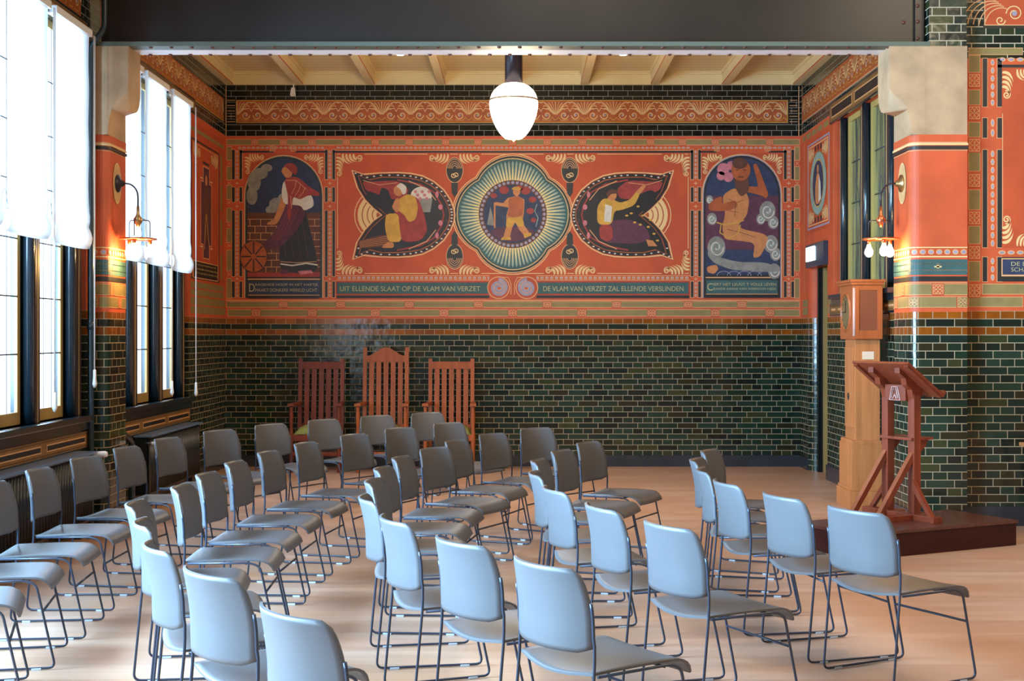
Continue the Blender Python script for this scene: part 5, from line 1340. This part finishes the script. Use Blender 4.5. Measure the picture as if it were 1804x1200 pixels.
# ------------------------------------------------------------------ dais and lectern (turned 27 degrees)
ang = math.atan2(.46, .89)
fr = Vector((3.69, 10.09, 0)); ex = Vector((cos(ang), sin(ang), 0)); ey = Vector((-sin(ang), cos(ang), 0))
t = thing('dais', 'low dark red wooden platform under the lectern', 'platform', tuple(fr), ang)
bm = bmesh.new(); box(bm, (-1.5, .012, 0), (0, .69, .165), bev=.004); newobj('platform_body', bm, DAIS, t)
bm = bmesh.new(); box(bm, (-1.51, 0, .165), (-.42, .70, .187), bev=.003); box(bm, (-.417, 0, .165), (.008, .70, .187), bev=.003); newobj('platform_top', bm, mat('worn_dais_top', srgb(86, 46, 38), .3, noise=.25, scale=6, stretch=(1, 4, 1), coat=.2), t)
lc = Vector((2.87, 10.245, .187)); la = ang  # local x = away from audience (+), local y = along desk width towards far side
t = thing('lectern', 'reddish wooden lectern with sloping desk standing on the dark platform', 'lectern', tuple(lc), la)
for sy, nm in ((-.14, 0), (.14, 1)):
    bm = bmesh.new(); box(bm, (-.033, sy - .033, .03), (.033, sy + .033, .93), bev=.003); newobj('post', bm, LECT, t)
    # curved bracket arm under the desk
    bm = bmesh.new(); pr2 = [(-.16, 1.10), (-.165, 1.06), (-.12, 1.02), (-.07, .96), (-.04, .90), (.035, .90), (.05, .98), (.12, .95), (.12, .925), (.16, .935)]
    pr2 = [(-.17, 1.13), (-.17, 1.09), (-.11, 1.05), (-.10, 1.00), (-.05, .965), (-.036, .90), (.036, .90), (.06, .955), (.15, .905), (.15, .93)]
    prism(bm, pr2, .055, Matrix.Translation((0, sy + .0275, 0)) @ Matrix.Rotation(radians(90), 4, 'X')); newobj('desk_bracket', bm, LECT, t)
    # front brace, rear foot
    bm = bmesh.new(); z0 = .04
    for sg2, L_, zt2 in ((-1, .32, .50),):
        prism(bm, [(-.033, zt2), (-.033, zt2 - .07), (-L_, z0), (-L_ - .05, z0)], .04, Matrix.Translation((0, sy + .02, 0)) @ Matrix.Rotation(radians(90), 4, 'X'))
    newobj('front_brace', bm, LECT, t)
    bm = bmesh.new(); prism(bm, [(0, .30), (0, .23), (.16, .04), (.20, .04)], .035, Matrix.Translation((.0175, sy + (.033 if sy > 0 else -.033), 0)) @ Matrix.Rotation(radians(90), 4, 'Z') @ Matrix.Rotation(radians(90), 4, 'X') if sy > 0 else Matrix.Translation((-.0175, sy - .033, 0)) @ Matrix.Rotation(radians(-90), 4, 'Z') @ Matrix.Rotation(radians(90), 4, 'X')); newobj('side_brace', bm, LECT, t)
bm = bmesh.new(); box(bm, (-.045, -.38, 0), (.045, .38, .045), bev=.004)
for sy in (-.14, .14): box(bm, (-.38, sy - .035, 0), (.14, sy + .035, .04), bev=.004)
newobj('foot_frame', bm, LECT, t)
bm = bmesh.new(); box(bm, (-.06, -.17, .59), (.16, .17, .61), bev=.003); sh = newobj('shelf', bm, LECT, t)
for sy in (-.14, .14):
    bm = bmesh.new(); prism(bm, [(.033, .59), (.13, .59), (.10, .54), (.05, .50), (.033, .44)], .02, Matrix.Translation((0, sy + .01, 0)) @ Matrix.Rotation(radians(90), 4, 'X')); newobj('shelf_bracket', bm, LECT, sh)
bm = bmesh.new(); box(bm, (-.06, -.11, .88), (-.03, .11, 1.0), bev=.004); ep = newobj('crosspiece', bm, LECT, t)
bm = bmesh.new()
for pts in ([(-.035, .90), (-.012, .975), (0, .94), (.012, .975), (.035, .90)], [(-.02, .895), (0, .925), (.02, .895)]):
    tube(bm, [(-.063, a, b) for a, b in pts], .004, 6)
for a, b in (((-.05, .885), (0, 0)),): tube(bm, [(-.063, -.055, .885), (-.063, .055, .885), (-.063, .03, .985), (-.063, -.03, .985)], .003, 6, closed=True)
newobj('carved_emblem', bm, mat('pale_carving', srgb(206, 176, 168), .4), ep)
# desk board: high edge towards the audience
bm = bmesh.new(); th = math.atan2(.25, .35); zc = (1.355 + 1.105) / 2 - .187; M = Matrix.Translation((-.035, 0, zc)) @ Matrix.Rotation(th, 4, 'Y')
box(bm, (-.215, -.30, -.008), (.215, .30, .010), bev=.003, M=M); box(bm, (.19, -.30, .01), (.215, .30, .04), bev=.003, M=M); newobj('desk_board', bm, LECT, t)
bm = bmesh.new()
for sy in (-.27, .27): box(bm, (-.20, sy - .02, -.022), (.20, sy + .02, -.008), M=M)
newobj('desk_batten', bm, LECT, t)

# ------------------------------------------------------------------ side table at the right picture edge
t = thing('side_table', 'light wooden table corner at the right edge of the picture', 'table', (3.96, 10.30, 0))
bm = bmesh.new(); box(bm, (0, 0, .68), (.9, .5, .71), bev=.006); newobj('table_top', bm, OAK, t)
for x in (.3, .85):
    for y in (.05, .45):
        bm = bmesh.new(); box(bm, (x - .02, y - .02, 0), (x + .02, y + .02, .68)); newobj('leg', bm, OAK, t)
